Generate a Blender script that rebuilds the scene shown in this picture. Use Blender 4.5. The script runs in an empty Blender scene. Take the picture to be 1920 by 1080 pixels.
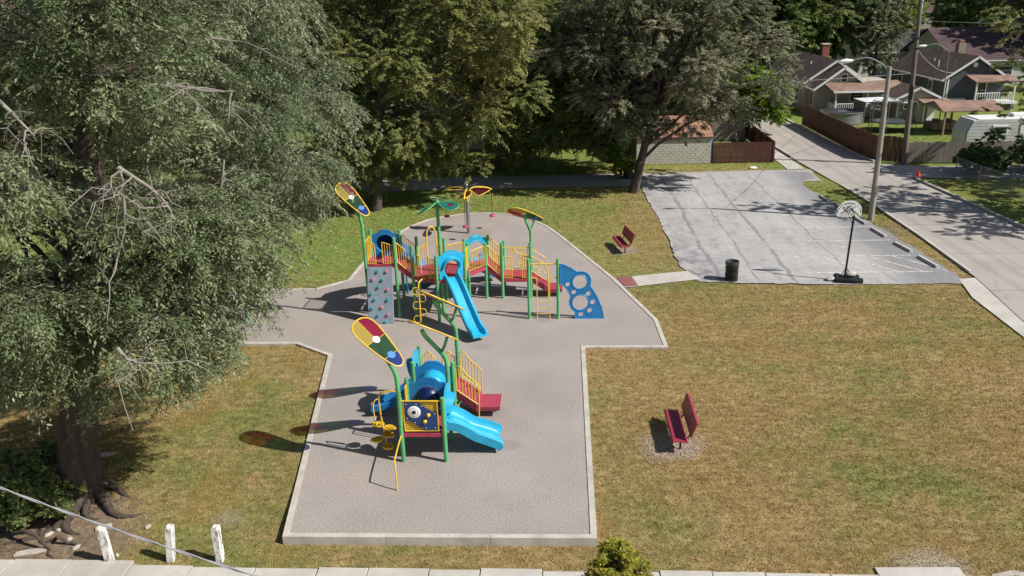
import bpy, math, random
import numpy as np
from mathutils import Vector, Matrix
R = math.radians
rng = np.random.default_rng(7)
random.seed(7)
sc = bpy.context.scene
col = sc.collection

# ---------------------------------------------------------------- camera
F, TH, H, RO, YA = 1540.0, R(19.8), 12.5, R(1.7), R(3.5)
def ray(px, py):
    a = (px-960)/F; b = (540-py)/F
    u = a*math.cos(RO)+b*math.sin(RO); v = -a*math.sin(RO)+b*math.cos(RO)
    y = math.cos(TH)+v*math.sin(TH); c, s = math.cos(YA), math.sin(YA)
    return (u*c-y*s, u*s+y*c, -math.sin(TH)+v*math.cos(TH))
def P(px, py, z=0.0):                       # photo pixel -> point on the level z
    r = ray(px, py); t = (z-H)/r[2]
    return (r[0]*t, r[1]*t, z)
def V(px, py, Y):                           # photo pixel -> point on the upright plane at depth Y
    r = ray(px, py); t = Y/r[1]
    return (r[0]*t, Y, H+r[2]*t)
def proj(p):
    p = np.atleast_2d(np.asarray(p, float)); c, s = math.cos(YA), math.sin(YA)
    x = p[:, 0]*c+p[:, 1]*s; y = -p[:, 0]*s+p[:, 1]*c; dz = p[:, 2]-H
    d = y*math.cos(TH)-dz*math.sin(TH); up = y*math.sin(TH)+dz*math.cos(TH)
    u = x/d; v = up/d
    return np.stack([960+F*(u*math.cos(RO)-v*math.sin(RO)), 540-F*(u*math.sin(RO)+v*math.cos(RO)), d], 1)
cd = bpy.data.cameras.new('camera'); cam = bpy.data.objects.new('camera', cd); col.objects.link(cam)
cd.sensor_width = 36; cd.lens = 36*F/1920; cd.clip_start = .1; cd.clip_end = 3000
_c, _s = math.cos(YA), math.sin(YA)
_fw = Vector((-_s*math.cos(TH), _c*math.cos(TH), -math.sin(TH)))
_rt = Vector((_c, _s, 0)); _up = Vector((-_s*math.sin(TH), _c*math.sin(TH), math.cos(TH)))
_ir = _rt*math.cos(RO)-_up*math.sin(RO); _iu = _rt*math.sin(RO)+_up*math.cos(RO)
_m = Matrix((_ir, _iu, -_fw)).transposed().to_4x4(); _m.translation = (0, 0, H)
cam.matrix_world = _m; sc.camera = cam

# ---------------------------------------------------------------- sky, sun, exposure
SEL, SAZ = R(43.5), R(19.0)
sdir = Vector((math.cos(SAZ)*math.cos(SEL), -math.sin(SAZ)*math.cos(SEL), math.sin(SEL)))   # towards the sun
w = bpy.data.worlds.new('World'); sc.world = w; w.use_nodes = True
wn = w.node_tree.nodes; wl = w.node_tree.links
sky = wn.new('ShaderNodeTexSky'); sky.sky_type = 'NISHITA'; sky.sun_disc = False
sky.sun_elevation = SEL; sky.sun_rotation = math.atan2(sdir.x, sdir.y); sky.air_density = 1.0; sky.dust_density = 1.2
wn['Background'].inputs['Strength'].default_value = .065
wl.new(sky.outputs[0], wn['Background'].inputs['Color'])
sd = bpy.data.lights.new('sun', 'SUN'); sd.energy = 5.0; sd.angle = R(.53); sd.color = (1, .955, .88)
so = bpy.data.objects.new('sun', sd); col.objects.link(so)
so.rotation_euler = (-sdir).to_track_quat('-Z', 'Y').to_euler()
sc.view_settings.view_transform = 'Standard'; sc.view_settings.look = 'None'
sc.view_settings.exposure = 0.3; sc.view_settings.gamma = 1
sc.render.engine = 'CYCLES'; sc.cycles.max_bounces = 6; sc.cycles.transparent_max_bounces = 12

# ---------------------------------------------------------------- materials
def lin(c):
    return tuple(((x/255)/12.92 if x <= 10 else (((x/255)+.055)/1.055)**2.4) for x in c)
MATS = {}
class NT:
    def __init__(s, name):
        s.m = bpy.data.materials.new(name); s.m.use_nodes = True
        s.n = s.m.node_tree.nodes; s.l = s.m.node_tree.links; s.b = s.n['Principled BSDF']; s.out = s.n['Material Output']
        s.pos = s.n.new('ShaderNodeNewGeometry').outputs['Position']; MATS[name] = s.m
    def node(s, t, **k):
        n = s.n.new(t)
        for a, b in k.items(): setattr(n, a, b)
        return n
    def noise(s, scale, detail=4, rough=.6, vec=None, stretch=None):
        n = s.node('ShaderNodeTexNoise'); n.inputs['Scale'].default_value = scale; n.inputs['Detail'].default_value = detail; n.inputs['Roughness'].default_value = rough
        v = vec or s.pos
        if stretch:
            mp = s.node('ShaderNodeMapping'); mp.inputs['Scale'].default_value = stretch; s.l.new(v, mp.inputs[0]); v = mp.outputs[0]
        s.l.new(v, n.inputs['Vector']); return n.outputs['Fac']
    def ramp(s, fac, stops):
        r = s.node('ShaderNodeValToRGB'); e = r.color_ramp.elements
        while len(e) < len(stops): e.new(.5)
        for i, (p, c) in enumerate(stops): e[i].position = p; e[i].color = (*c, 1) if len(c) == 3 else c
        s.l.new(fac, r.inputs[0]); return r.outputs[0]
    def step(s, fac, a, b):
        r = s.node('ShaderNodeMapRange'); r.inputs[1].default_value = a; r.inputs[2].default_value = b
        r.interpolation_type = 'SMOOTHSTEP'; s.l.new(fac, r.inputs[0]); return r.outputs[0]
    def math(s, op, a, b=None, c=None):
        n = s.node('ShaderNodeMath', operation=op)
        for i, v in enumerate((a, b, c)):
            if v is None: continue
            if isinstance(v, (int, float)): n.inputs[i].default_value = v
            else: s.l.new(v, n.inputs[i])
        return n.outputs[0]
    def mix(s, fac, a, b, blend='MIX'):
        n = s.node('ShaderNodeMix', data_type='RGBA', blend_type=blend)
        for i, v in ((0, fac), (6, a), (7, b)):
            if isinstance(v, (int, float)): n.inputs[i].default_value = v
            elif isinstance(v, tuple): n.inputs[i].default_value = (*v, 1)
            else: s.l.new(v, n.inputs[i])
        return n.outputs[2]
    def xyz(s):
        n = s.node('ShaderNodeSeparateXYZ'); s.l.new(s.pos, n.inputs[0]); return n.outputs
    def bump(s, h, strength=.3, dist=.02):
        n = s.node('ShaderNodeBump'); n.inputs['Strength'].default_value = strength; n.inputs['Distance'].default_value = dist
        s.l.new(h, n.inputs['Height']); s.l.new(n.outputs[0], s.b.inputs['Normal'])
    def fin(s, colr, rough=.6, metal=0, spec=None):
        if isinstance(colr, tuple): s.b.inputs['Base Color'].default_value = (*colr, 1)
        else: s.l.new(colr, s.b.inputs['Base Color'])
        if isinstance(rough, (int, float)): s.b.inputs['Roughness'].default_value = rough
        else: s.l.new(rough, s.b.inputs['Roughness'])
        s.b.inputs['Metallic'].default_value = metal
        if spec is not None: s.b.inputs['Specular IOR Level'].default_value = spec
        return s.m
def plain(name, c, rough=.5, var=.18, scale=3., fine=25., bump=0, metal=0, spec=None, stretch=None):
    t = NT(name); d = tuple(x*(1-var) for x in c); l = tuple(min(1, x*(1+var)) for x in c)
    a = t.ramp(t.noise(scale, 5, .65, stretch=stretch), [(.3, d), (.7, l)])
    k = t.mix(t.step(t.noise(fine, 3, .6, stretch=stretch), .5, .75), a, tuple(x*(1-var*.9) for x in c))
    if bump: t.bump(t.noise(fine*1.5, 4, stretch=stretch), bump, .02)
    rr = t.node('ShaderNodeMapRange'); rr.inputs[3].default_value = max(.05, rough-.1); rr.inputs[4].default_value = min(1, rough+.12)
    t.l.new(t.noise(scale*2.3, 3), rr.inputs[0])
    return t.fin(k, rr.outputs[0], metal, spec)
def leafmat(name, c1, c2, c3, trans=.3, rough=.5):
    t = NT(name); at = t.node('ShaderNodeAttribute', attribute_name='tint')
    k = t.ramp(at.outputs['Fac'], [(0, c1), (.5, c2), (1, c3)])
    t.fin(k, rough, 0, .35)
    tr = t.node('ShaderNodeBsdfTranslucent'); t.l.new(t.mix(.5, k, (.25, .32, .05), 'MULTIPLY') if False else k, tr.inputs[0])
    mx = t.node('ShaderNodeMixShader'); mx.inputs[0].default_value = trans
    t.l.new(t.b.outputs[0], mx.inputs[1]); t.l.new(tr.outputs[0], mx.inputs[2]); t.l.new(mx.outputs[0], t.out.inputs[0])
    return t.m
def tinted(name, c, alpha=.72, dense=(1, 1, 1)):
    t = NT(name); t.fin(c, .35)
    tr = t.node('ShaderNodeBsdfTransparent'); tr.inputs[0].default_value = (*dense, 1)
    mx = t.node('ShaderNodeMixShader'); mx.inputs[0].default_value = alpha
    t.l.new(tr.outputs[0], mx.inputs[1]); t.l.new(t.b.outputs[0], mx.inputs[2]); t.l.new(mx.outputs[0], t.out.inputs[0])
    return t.m
def stripes(name, c, pitch, dark=.75, rough=.7, axis=2, var=.12):
    t = NT(name); x = t.xyz()[axis]
    f = t.math('FRACT', t.math('DIVIDE', x, pitch))
    base = t.ramp(t.noise(1.2, 5), [(.3, tuple(v*(1-var) for v in c)), (.7, tuple(v*(1+var) for v in c))])
    k = t.mix(t.step(f, .78, .9), base, tuple(v*dark for v in c))
    t.bump(f, .4, .02); return t.fin(k, rough)
def shingle(name, c):
    t = NT(name); br = t.node('ShaderNodeTexBrick'); br.inputs['Scale'].default_value = 1
    cx = t.node('ShaderNodeCombineXYZ'); x = t.xyz()
    t.l.new(t.math('ADD', x[0], x[1]), cx.inputs[0]); t.l.new(x[2], cx.inputs[1]); t.l.new(cx.outputs[0], br.inputs['Vector'])
    br.inputs['Color1'].default_value = (*c, 1); br.inputs['Color2'].default_value = (*[v*.75 for v in c], 1); br.inputs['Mortar'].default_value = (*[v*.5 for v in c], 1)
    br.inputs['Brick Width'].default_value = .35; br.inputs['Row Height'].default_value = .09; br.inputs['Mortar Size'].default_value = .012
    k = t.mix(t.step(t.noise(.8, 5), .35, .7), br.outputs[0], tuple(v*1.25 for v in c))
    t.bump(br.outputs[1], .3, .02); return t.fin(k, .85)

# lawn: dry tan, olive and green patches
def lawn_colour(t):
    x = t.xyz(); n1 = t.noise(.16, 5, .6); n2 = t.noise(.9, 5, .7); n3 = t.math('ADD', t.math('MULTIPLY', t.noise(7, 5, .75), .55), t.math('MULTIPLY', t.noise(3.2, 4, .7, stretch=(.7, 1.3, 1)), .45))
    dry = t.ramp(n3, [(.34, (.155, .105, .044)), (.5, (.295, .21, .092)), (.66, (.46, .345, .17))])
    green = t.ramp(n3, [(.34, (.085, .095, .028)), (.5, (.185, .19, .06)), (.66, (.33, .32, .125))])
    lush = t.ramp(n3, [(.34, (.07, .11, .02)), (.5, (.16, .215, .05)), (.66, (.29, .33, .1))])
    g = t.math('ADD', t.math('MULTIPLY', n1, 1.0), t.math('MULTIPLY', n2, .55))
    # greener on the tree side (west), drier on the open side
    west = t.step(x[0], 1.0, -12.0); g = t.math('ADD', g, t.math('MULTIPLY', west, .05))
    k = t.mix(t.step(g, .70, .99), dry, green)
    far = t.math('MULTIPLY', t.step(x[1], 33.0, 38.0), t.step(x[0], 8.0, -4.0))
    k = t.mix(t.math('MULTIPLY', far, t.step(n2, .25, .55)), k, lush)
    isl = t.math('MAXIMUM', t.math('MULTIPLY', t.step(x[0], 14.8, 15.8), t.step(x[1], 44.5, 48.0)), t.step(x[0], 24.2, 25.0)); k = t.mix(t.math('MULTIPLY', isl, .8), k, lush)
    mow = t.math('MULTIPLY', t.math('SINE', t.math('MULTIPLY', x[1], 3.6)), t.math('MULTIPLY', t.step(x[1], 25.0, 28.0), t.step(x[0], 2.0, 5.0)))
    k = t.mix(t.math('MULTIPLY', t.step(mow, .1, .9), .28), k, t.mix(.55, k, (.1, .1, .03)))
    far2 = t.step(x[1], 58.0, 62.0); k = t.mix(t.math('MULTIPLY', far2, .8), k, lush)
    rust = t.math('MULTIPLY', t.step(t.noise(.45, 4, .6), .5, .66), t.step(n2, .36, .58))
    return t.mix(t.math('MULTIPLY', rust, t.math('SUBTRACT', .4, t.math('MULTIPLY', far, .36))), k, (.30, .165, .06)), n3
t = NT('lawn'); k, n3 = lawn_colour(t)
def blob(t, cx, cy, r0, r1, ns=1.3):
    x = t.xyz(); dx = t.math('SUBTRACT', x[0], cx); dy = t.math('SUBTRACT', x[1], cy)
    d = t.math('SQRT', t.math('ADD', t.math('MULTIPLY', dx, dx), t.math('MULTIPLY', dy, dy)))
    d = t.math('ADD', d, t.math('MULTIPLY', t.math('SUBTRACT', t.noise(ns, 4), .5), r1*.9)); return t.step(d, r1, r0)
soil = t.ramp(t.noise(7, 6, .7), [(.3, (.12, .085, .055)), (.55, (.24, .18, .125)), (.75, (.36, .29, .22))])
k = t.mix(blob(t, -13.2, 16.6, 1.6, 3.2), k, soil)
k = t.mix(t.math('MULTIPLY', blob(t, -8.6, 17.6, .1, .55), .8), k, (.32, .27, .19))
k = t.mix(t.math('MULTIPLY', blob(t, 3.2, 21.2, .4, 1.15), .8), k, t.ramp(t.noise(18, 4, .8), [(.3, (.2, .15, .11)), (.7, (.56, .45, .36))]))
k = t.mix(t.math('MULTIPLY', blob(t, 3.2, 40.4, .3, 1.1), .75), k, (.38, .3, .22))
k = t.mix(t.math('MULTIPLY', blob(t, 18.0, 43.5, .3, 1.6), .7), k, soil)
k = t.mix(t.math('MULTIPLY', blob(t, 8.5, 15.9, .3, 1.2), .85), k, (.42, .37, .3))
t.bump(t.noise(30, 5, .7), .8, .05); t.fin(k, .95, 0, .1)
t = NT('grass_blades'); k, n3 = lawn_colour(t); at = t.node('ShaderNodeAttribute', attribute_name='tint')
k = t.mix(1.0, k, t.ramp(at.outputs['Fac'], [(0, (.6, .62, .55)), (.6, (1.12, 1.1, 1.05)), (1, (1.7, 1.62, 1.55))]), 'MULTIPLY'); t.fin(k, .8, 0, .15)
# poured rubber with granules
t = NT('rubber'); g = t.noise(26, 2, .85); big = t.noise(.35, 5, .6)
k = t.ramp(g, [(.2, (.085, .074, .068)), (.4, (.255, .226, .21)), (.55, (.345, .308, .288)), (.75, (.56, .515, .485))])
k = t.mix(1.0, k, t.ramp(big, [(.3, (.88, .87, .87)), (.7, (1.08, 1.07, 1.06))]), 'MULTIPLY')
k = t.mix(t.math('MULTIPLY', t.step(t.noise(1.7, 4), .62, .75), .16), k, (.16, .15, .145))
SCUFF = ((-1.55, 21.1, .5), (-2.95, 28.25, .55), (-6.2, 23.0, .4), (-4.98, 43.7, 1.6), (-5.5, 31.2, .7), (-.65, 31.0, .6), (-2.2, 23.1, .7))
for _x, _y, _r in SCUFF:
    xx = t.xyz(); dx = t.math('SUBTRACT', xx[0], _x); dy = t.math('SUBTRACT', xx[1], _y); d_ = t.math('SQRT', t.math('ADD', t.math('MULTIPLY', dx, dx), t.math('MULTIPLY', dy, dy)))
    d_ = t.math('ADD', d_, t.math('MULTIPLY', t.math('SUBTRACT', t.noise(2.5, 4), .5), _r)); k = t.mix(t.math('MULTIPLY', t.step(d_, _r, _r*.25), .3), k, (.15, .135, .125))
t.bump(g, .5, .012); t.fin(k, .9, 0, .2)
# worn parking asphalt with sealed cracks
t = NT('lot_asphalt'); x = t.xyz(); n1 = t.noise(.28, 6, .68); n2 = t.noise(2.2, 6, .75); n3 = t.noise(45, 3, .8)
k = t.ramp(n1, [(.28, (.25, .243, .245)), (.5, (.355, .345, .34)), (.72, (.44, .428, .415))])
k = t.mix(t.math('MULTIPLY', t.step(n2, .42, .62), .6), k, (.42, .41, .41)); k = t.mix(t.math('MULTIPLY', t.step(n2, .45, .3), .45), k, (.16, .16, .18))
st_ = t.noise(1.1, 6, .72, stretch=(1.5, .3, 1)); k = t.mix(t.math('MULTIPLY', t.step(st_, .47, .34), .42), k, (.19, .188, .2)); k = t.mix(t.math('MULTIPLY', t.step(st_, .54, .7), .5), k, (.5, .49, .48))
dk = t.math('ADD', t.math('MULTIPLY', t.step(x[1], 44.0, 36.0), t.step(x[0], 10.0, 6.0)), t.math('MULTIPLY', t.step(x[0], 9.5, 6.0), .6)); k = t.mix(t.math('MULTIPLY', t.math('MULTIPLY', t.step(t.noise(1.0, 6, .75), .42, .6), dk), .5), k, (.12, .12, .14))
wig = t.math('ADD', t.math('MULTIPLY', t.math('SUBTRACT', t.noise(.35, 4), .5), 0.6), t.math('MULTIPLY', t.math('SUBTRACT', t.noise(5, 4, .8), .5), .16))
for cx, wd in ((7.3, .1), (9.0, .06), (10.6, .1), (13.3, .05)):
    d = t.math('ABSOLUTE', t.math('SUBTRACT', t.math('ADD', x[0], wig), cx))
    m = t.math('MULTIPLY', t.step(d, wd*1.5, wd*.4), t.step(t.noise(.6, 6, .8), .36, .5)); k = t.mix(t.math('MULTIPLY', m, .5), k, (.09, .09, .1))
# darker repaving towards the wheel stops
k = t.mix(t.math('MULTIPLY', t.step(t.math('ADD', x[0], t.math('MULTIPLY', n2, 2.0)), 15.3, 17.4), .6), k, (.13, .135, .155))
vo = t.node('ShaderNodeTexVoronoi', feature='DISTANCE_TO_EDGE'); vo.inputs['Scale'].default_value = .55
wv = t.node('ShaderNodeVectorMath', operation='ADD'); nn = t.node('ShaderNodeTexNoise'); nn.inputs['Scale'].default_value = 1.5
t.l.new(t.pos, nn.inputs['Vector']); t.l.new(t.pos, wv.inputs[0]); t.l.new(nn.outputs['Color'], wv.inputs[1]); t.l.new(wv.outputs[0], vo.inputs['Vector'])
k = t.mix(t.math('MULTIPLY', t.step(vo.outputs['Distance'], .012, .003), .12), k, (.1, .1, .11))
k = t.mix(t.math('MULTIPLY', t.step(n3, .55, .7), .3), k, (.5, .49, .48))
t.bump(n3, .5, .012); t.fin(k, .88, 0, .3)
def asphalt(name, a, b, speck=.3):
    t = NT(name); n1 = t.noise(.3, 6, .65); n3 = t.noise(40, 3, .8)
    k = t.ramp(n1, [(.32, a), (.68, b)]); k = t.mix(t.math('MULTIPLY', t.step(n3, .5, .7), speck), k, tuple(v*1.35 for v in b))
    k = t.mix(t.math('MULTIPLY', t.step(t.noise(1.6, 5, .7), .56, .7), .3), k, tuple(v*.6 for v in a))
    t.bump(n3, .4, .01); return t.fin(k, .88, 0, .3)
asphalt('alley_asphalt', (.27, .258, .25), (.38, .365, .35)); asphalt('dark_asphalt', (.07, .07, .078), (.12, .118, .12))
t = NT('street_concrete'); x = t.xyz(); n1 = t.noise(.25, 6, .65); n3 = t.noise(35, 3, .8)
k = t.ramp(n1, [(.3, (.31, .28, .25)), (.7, (.39, .355, .325))])
k = t.mix(t.math('MULTIPLY', t.step(n3, .5, .72), .25), k, (.5, .45, .4))
wig = t.math('MULTIPLY', t.math('SUBTRACT', t.noise(.6, 4), .5), .5)
for cx in (19.6, 20.6, 22.4):
    d = t.math('ABSOLUTE', t.math('SUBTRACT', t.math('ADD', x[0], wig), cx)); k = t.mix(t.math('MULTIPLY', t.step(d, .35, .05), .22), k, (.15, .13, .115))
jd = t.math('ABSOLUTE', t.math('SUBTRACT', t.math('FRACT', t.math('DIVIDE', x[1], 5.2)), .5)); k = t.mix(t.math('MULTIPLY', t.step(jd, .012, .004), .5), k, (.1, .09, .08))
cd_ = t.math('ABSOLUTE', t.math('SUBTRACT', x[0], 21.1)); k = t.mix(t.math('MULTIPLY', t.step(cd_, .035, .012), .5), k, (.1, .09, .08))
vo = t.node('ShaderNodeTexVoronoi', feature='DISTANCE_TO_EDGE'); vo.inputs['Scale'].default_value = .22
nn = t.node('ShaderNodeTexNoise'); nn.inputs['Scale'].default_value = .8; wv = t.node('ShaderNodeVectorMath', operation='ADD')
t.l.new(t.pos, nn.inputs['Vector']); t.l.new(t.pos, wv.inputs[0]); t.l.new(nn.outputs['Color'], wv.inputs[1]); t.l.new(wv.outputs[0], vo.inputs['Vector'])
k = t.mix(t.math('MULTIPLY', t.step(vo.outputs['Distance'], .006, .002), .25), k, (.1, .09, .08))
t.bump(n3, .3, .01); t.fin(k, .85)
plain('concrete', (.46, .435, .395), .85, .2, .8, 30, .3); plain('border_concrete', (.47, .435, .385), .85, .24, 1.6, 22, .35)
plain('pale_block', (.50, .48, .43), .85, .16, 2, 14, .3); plain('tactile_red', (.24, .085, .085), .8, .15, 2, 40, .2)
plain('green_paint', (.10, .38, .155), .4, .22, 1.5, 14); plain('yellow_paint', (.72, .47, .04), .42, .2, 2, 14)
plain('red_deck', (.38, .045, .085), .6, .25, 2, 12); plain('cyan_plastic', (.02, .37, .6), .38, .2, 1.2, 9)
plain('blue_plastic', (.018, .21, .5), .38, .2, 1.2, 9); plain('navy_panel', (.016, .05, .17), .35, .12, 2, 20)
plain('white_plastic', (.82, .83, .84), .4, .06, 2, 20); plain('black_metal', (.018, .018, .02), .4, .25, 3, 20, 0, .3)
plain('rock_panel', (.23, .28, .34), .6, .14, 2.5, 45, .5); plain('hold_cyan', (.03, .32, .38), .5); plain('hold_pink', (.68, .2, .27), .5)
plain('grey_steel', (.27, .28, .30), .4, .15, 2, 30, 0, .5); plain('bench_red', (.28, .032, .055), .42, .22, 1.5, 25)
plain('dark_seat', (.05, .02, .03), .6); plain('pole_wood', (.30, .27, .235), .85, .25, 2, 9, .5, stretch=(3, 3, .25))
plain('old_wood', (.17, .14, .115), .9, .3, 2, 9, .6, stretch=(3, 3, .25)); t = NT('white_wood'); _k = t.mix(t.step(t.noise(9, 5, .75, stretch=(1.5, 1.5, .45)), .5, .58), (.72, .71, .68), t.ramp(t.noise(20, 4, stretch=(3, 3, .3)), [(.3, (.16, .13, .1)), (.7, (.36, .31, .26))])); t.bump(t.noise(14, 4, stretch=(2, 2, .4)), .6, .02); t.fin(_k, .85)
plain('brown_board', (.13, .058, .034), .85, .3, 2, 10, .4, stretch=(4, 4, .3)); plain('dark_board', (.085, .03, .024), .85, .3, 2, 10, .4, stretch=(4, 4, .3))
plain('grey_board', (.22, .19, .165), .9, .3, 2, 10, .4, stretch=(4, 4, .3)); plain('bark', (.07, .052, .04), .95, .5, 1.5, 8, 1.0, stretch=(3.5, 3.5, .35))
plain('far_bark', (.075, .058, .046), .95, .4, 1.5, 8, .6, stretch=(3, 3, .4)); plain('dead_wood', (.27, .245, .22), .9, .25, 3, 14, .5)
plain('stone', (.42, .38, .32), .9, .25, 3, 15, .5); plain('wire_grey', (.4, .4, .42), .5, .1); plain('wire_black', (.02, .02, .02), .6, .1)
plain('trim_white', (.74, .74, .73), .5, .06); plain('glass_dark', (.03, .035, .04), .12, .3); plain('brick_red', (.26, .09, .065), .85, .25, 4, 25, .3)
plain('chimney_tan', (.30, .26, .2), .85, .2, 4, 25, .3); plain('cone_orange', (.75, .05, .02), .5); plain('net_black', (.03, .03, .035), .7)
plain('canopy_white', (.72, .72, .74), .6, .05); plain('tarp_blue', (.03, .25, .5), .5); plain('light_blue', (.04, .19, .5), .5)
plain('pool_cover', (.035, .04, .045), .4); plain('sandbag', (.42, .4, .37), .9, .2, 6, 25, .4); plain('litter_white', (.75, .75, .75), .6)
plain('chips', (.4, .315, .245), .9, .4, 9, 40, .4); plain('bin_liner', (.06, .06, .065), .25, .3, 8); plain('pavilion_wood', (.3, .22, .15), .8)
stripes('siding_beige', (.42, .37, .315), .2); stripes('siding_navy', (.075, .082, .105), .2); stripes('siding_cream', (.46, .42, .34), .2); stripes('siding_white', (.6, .6, .58), .2)
stripes('trailer_metal', (.6, .61, .61), .24, .42, .35); stripes('siding_brown', (.1, .05, .04), .2)
shingle('roof_brown', (.095, .062, .055)); shingle('roof_tan', (.24, .15, .112)); shingle('roof_plum', (.075, .042, .045)); shingle('roof_black', (.035, .037, .045)); shingle('roof_orange', (.30, .155, .105))
tinted('panel_maroon', (.09, .012, .02), .62, (.4, .05, .05)); tinted('panel_red', (.24, .008, .05), .46, (.8, .04, .06)); tinted('panel_yellow', (.38, .33, .09), .46, (.9, .7, .04)); tinted('panel_green', (.022, .07, .036), .5, (.06, .5, .12))
tinted('panel_blue', (.014, .05, .2), .48, (.04, .25, .8)); tinted('panel_teal', (.03, .2, .17), .55, (.1, .4, .35)); tinted('bubble_dark', (.005, .02, .10), .75, (.1, .15, .4))
tinted('fence_mesh', (.3, .32, .33), .16); tinted('net_mesh', (.02, .02, .025), .38)
t = NT('worn_paint'); t.fin((.62, .58, .5), .8); tr = t.node('ShaderNodeBsdfTransparent'); mx = t.node('ShaderNodeMixShader')
t.l.new(t.step(t.noise(3.5, 6, .75), .36, .56), mx.inputs[0]); t.l.new(tr.outputs[0], mx.inputs[1]); t.l.new(t.b.outputs[0], mx.inputs[2]); t.l.new(mx.outputs[0], t.out.inputs[0])
def perforated(name, c, pitch, hole, rough=.5):
    t = NT(name); x = t.xyz(); k = None
    fr = [t.math('ABSOLUTE', t.math('SUBTRACT', t.math('FRACT', t.math('DIVIDE', v, pitch)), .5)) for v in (x[0], t.math('ADD', x[1], t.math('MULTIPLY', x[2], 1.0)))]
    m = t.math('MULTIPLY', t.step(fr[0], hole, hole-.06), t.step(fr[1], hole, hole-.06))
    return t.fin(t.mix(m, c, tuple(v*.18 for v in c)), rough)
perforated('yellow_grid', (.7, .42, .02), .055, .28); perforated('deck_grid', (.42, .06, .10), .085, .24)
leafmat('leaf_elm', (.072, .1, .045), (.19, .235, .118), (.44, .48, .29), .36, .5)
leafmat('leaf_elm_pale', (.07, .1, .052), (.195, .24, .132), (.43, .47, .3), .34, .5)
leafmat('leaf_olive', (.11, .145, .045), (.26, .29, .10), (.5, .44, .18), .38, .5)
leafmat('leaf_juniper', (.09, .11, .06), (.255, .265, .165), (.5, .46, .32), .3, .55)
leafmat('leaf_dark', (.07, .115, .045), (.165, .23, .08), (.31, .37, .14), .38, .5)
leafmat('leaf_bright', (0.09, 0.164, 0.018), (0.194, 0.299, 0.03), (0.374, 0.448, 0.075), .35, .5)
leafmat('leaf_yellow', (0.172, 0.185, 0.02), (0.317, 0.304, 0.04), (0.528, 0.462, 0.079), .35, .5)
leafmat('leaf_mid', (.08, .12, .038), (.19, .245, .078), (.36, .4, .15), .38, .5)

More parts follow.
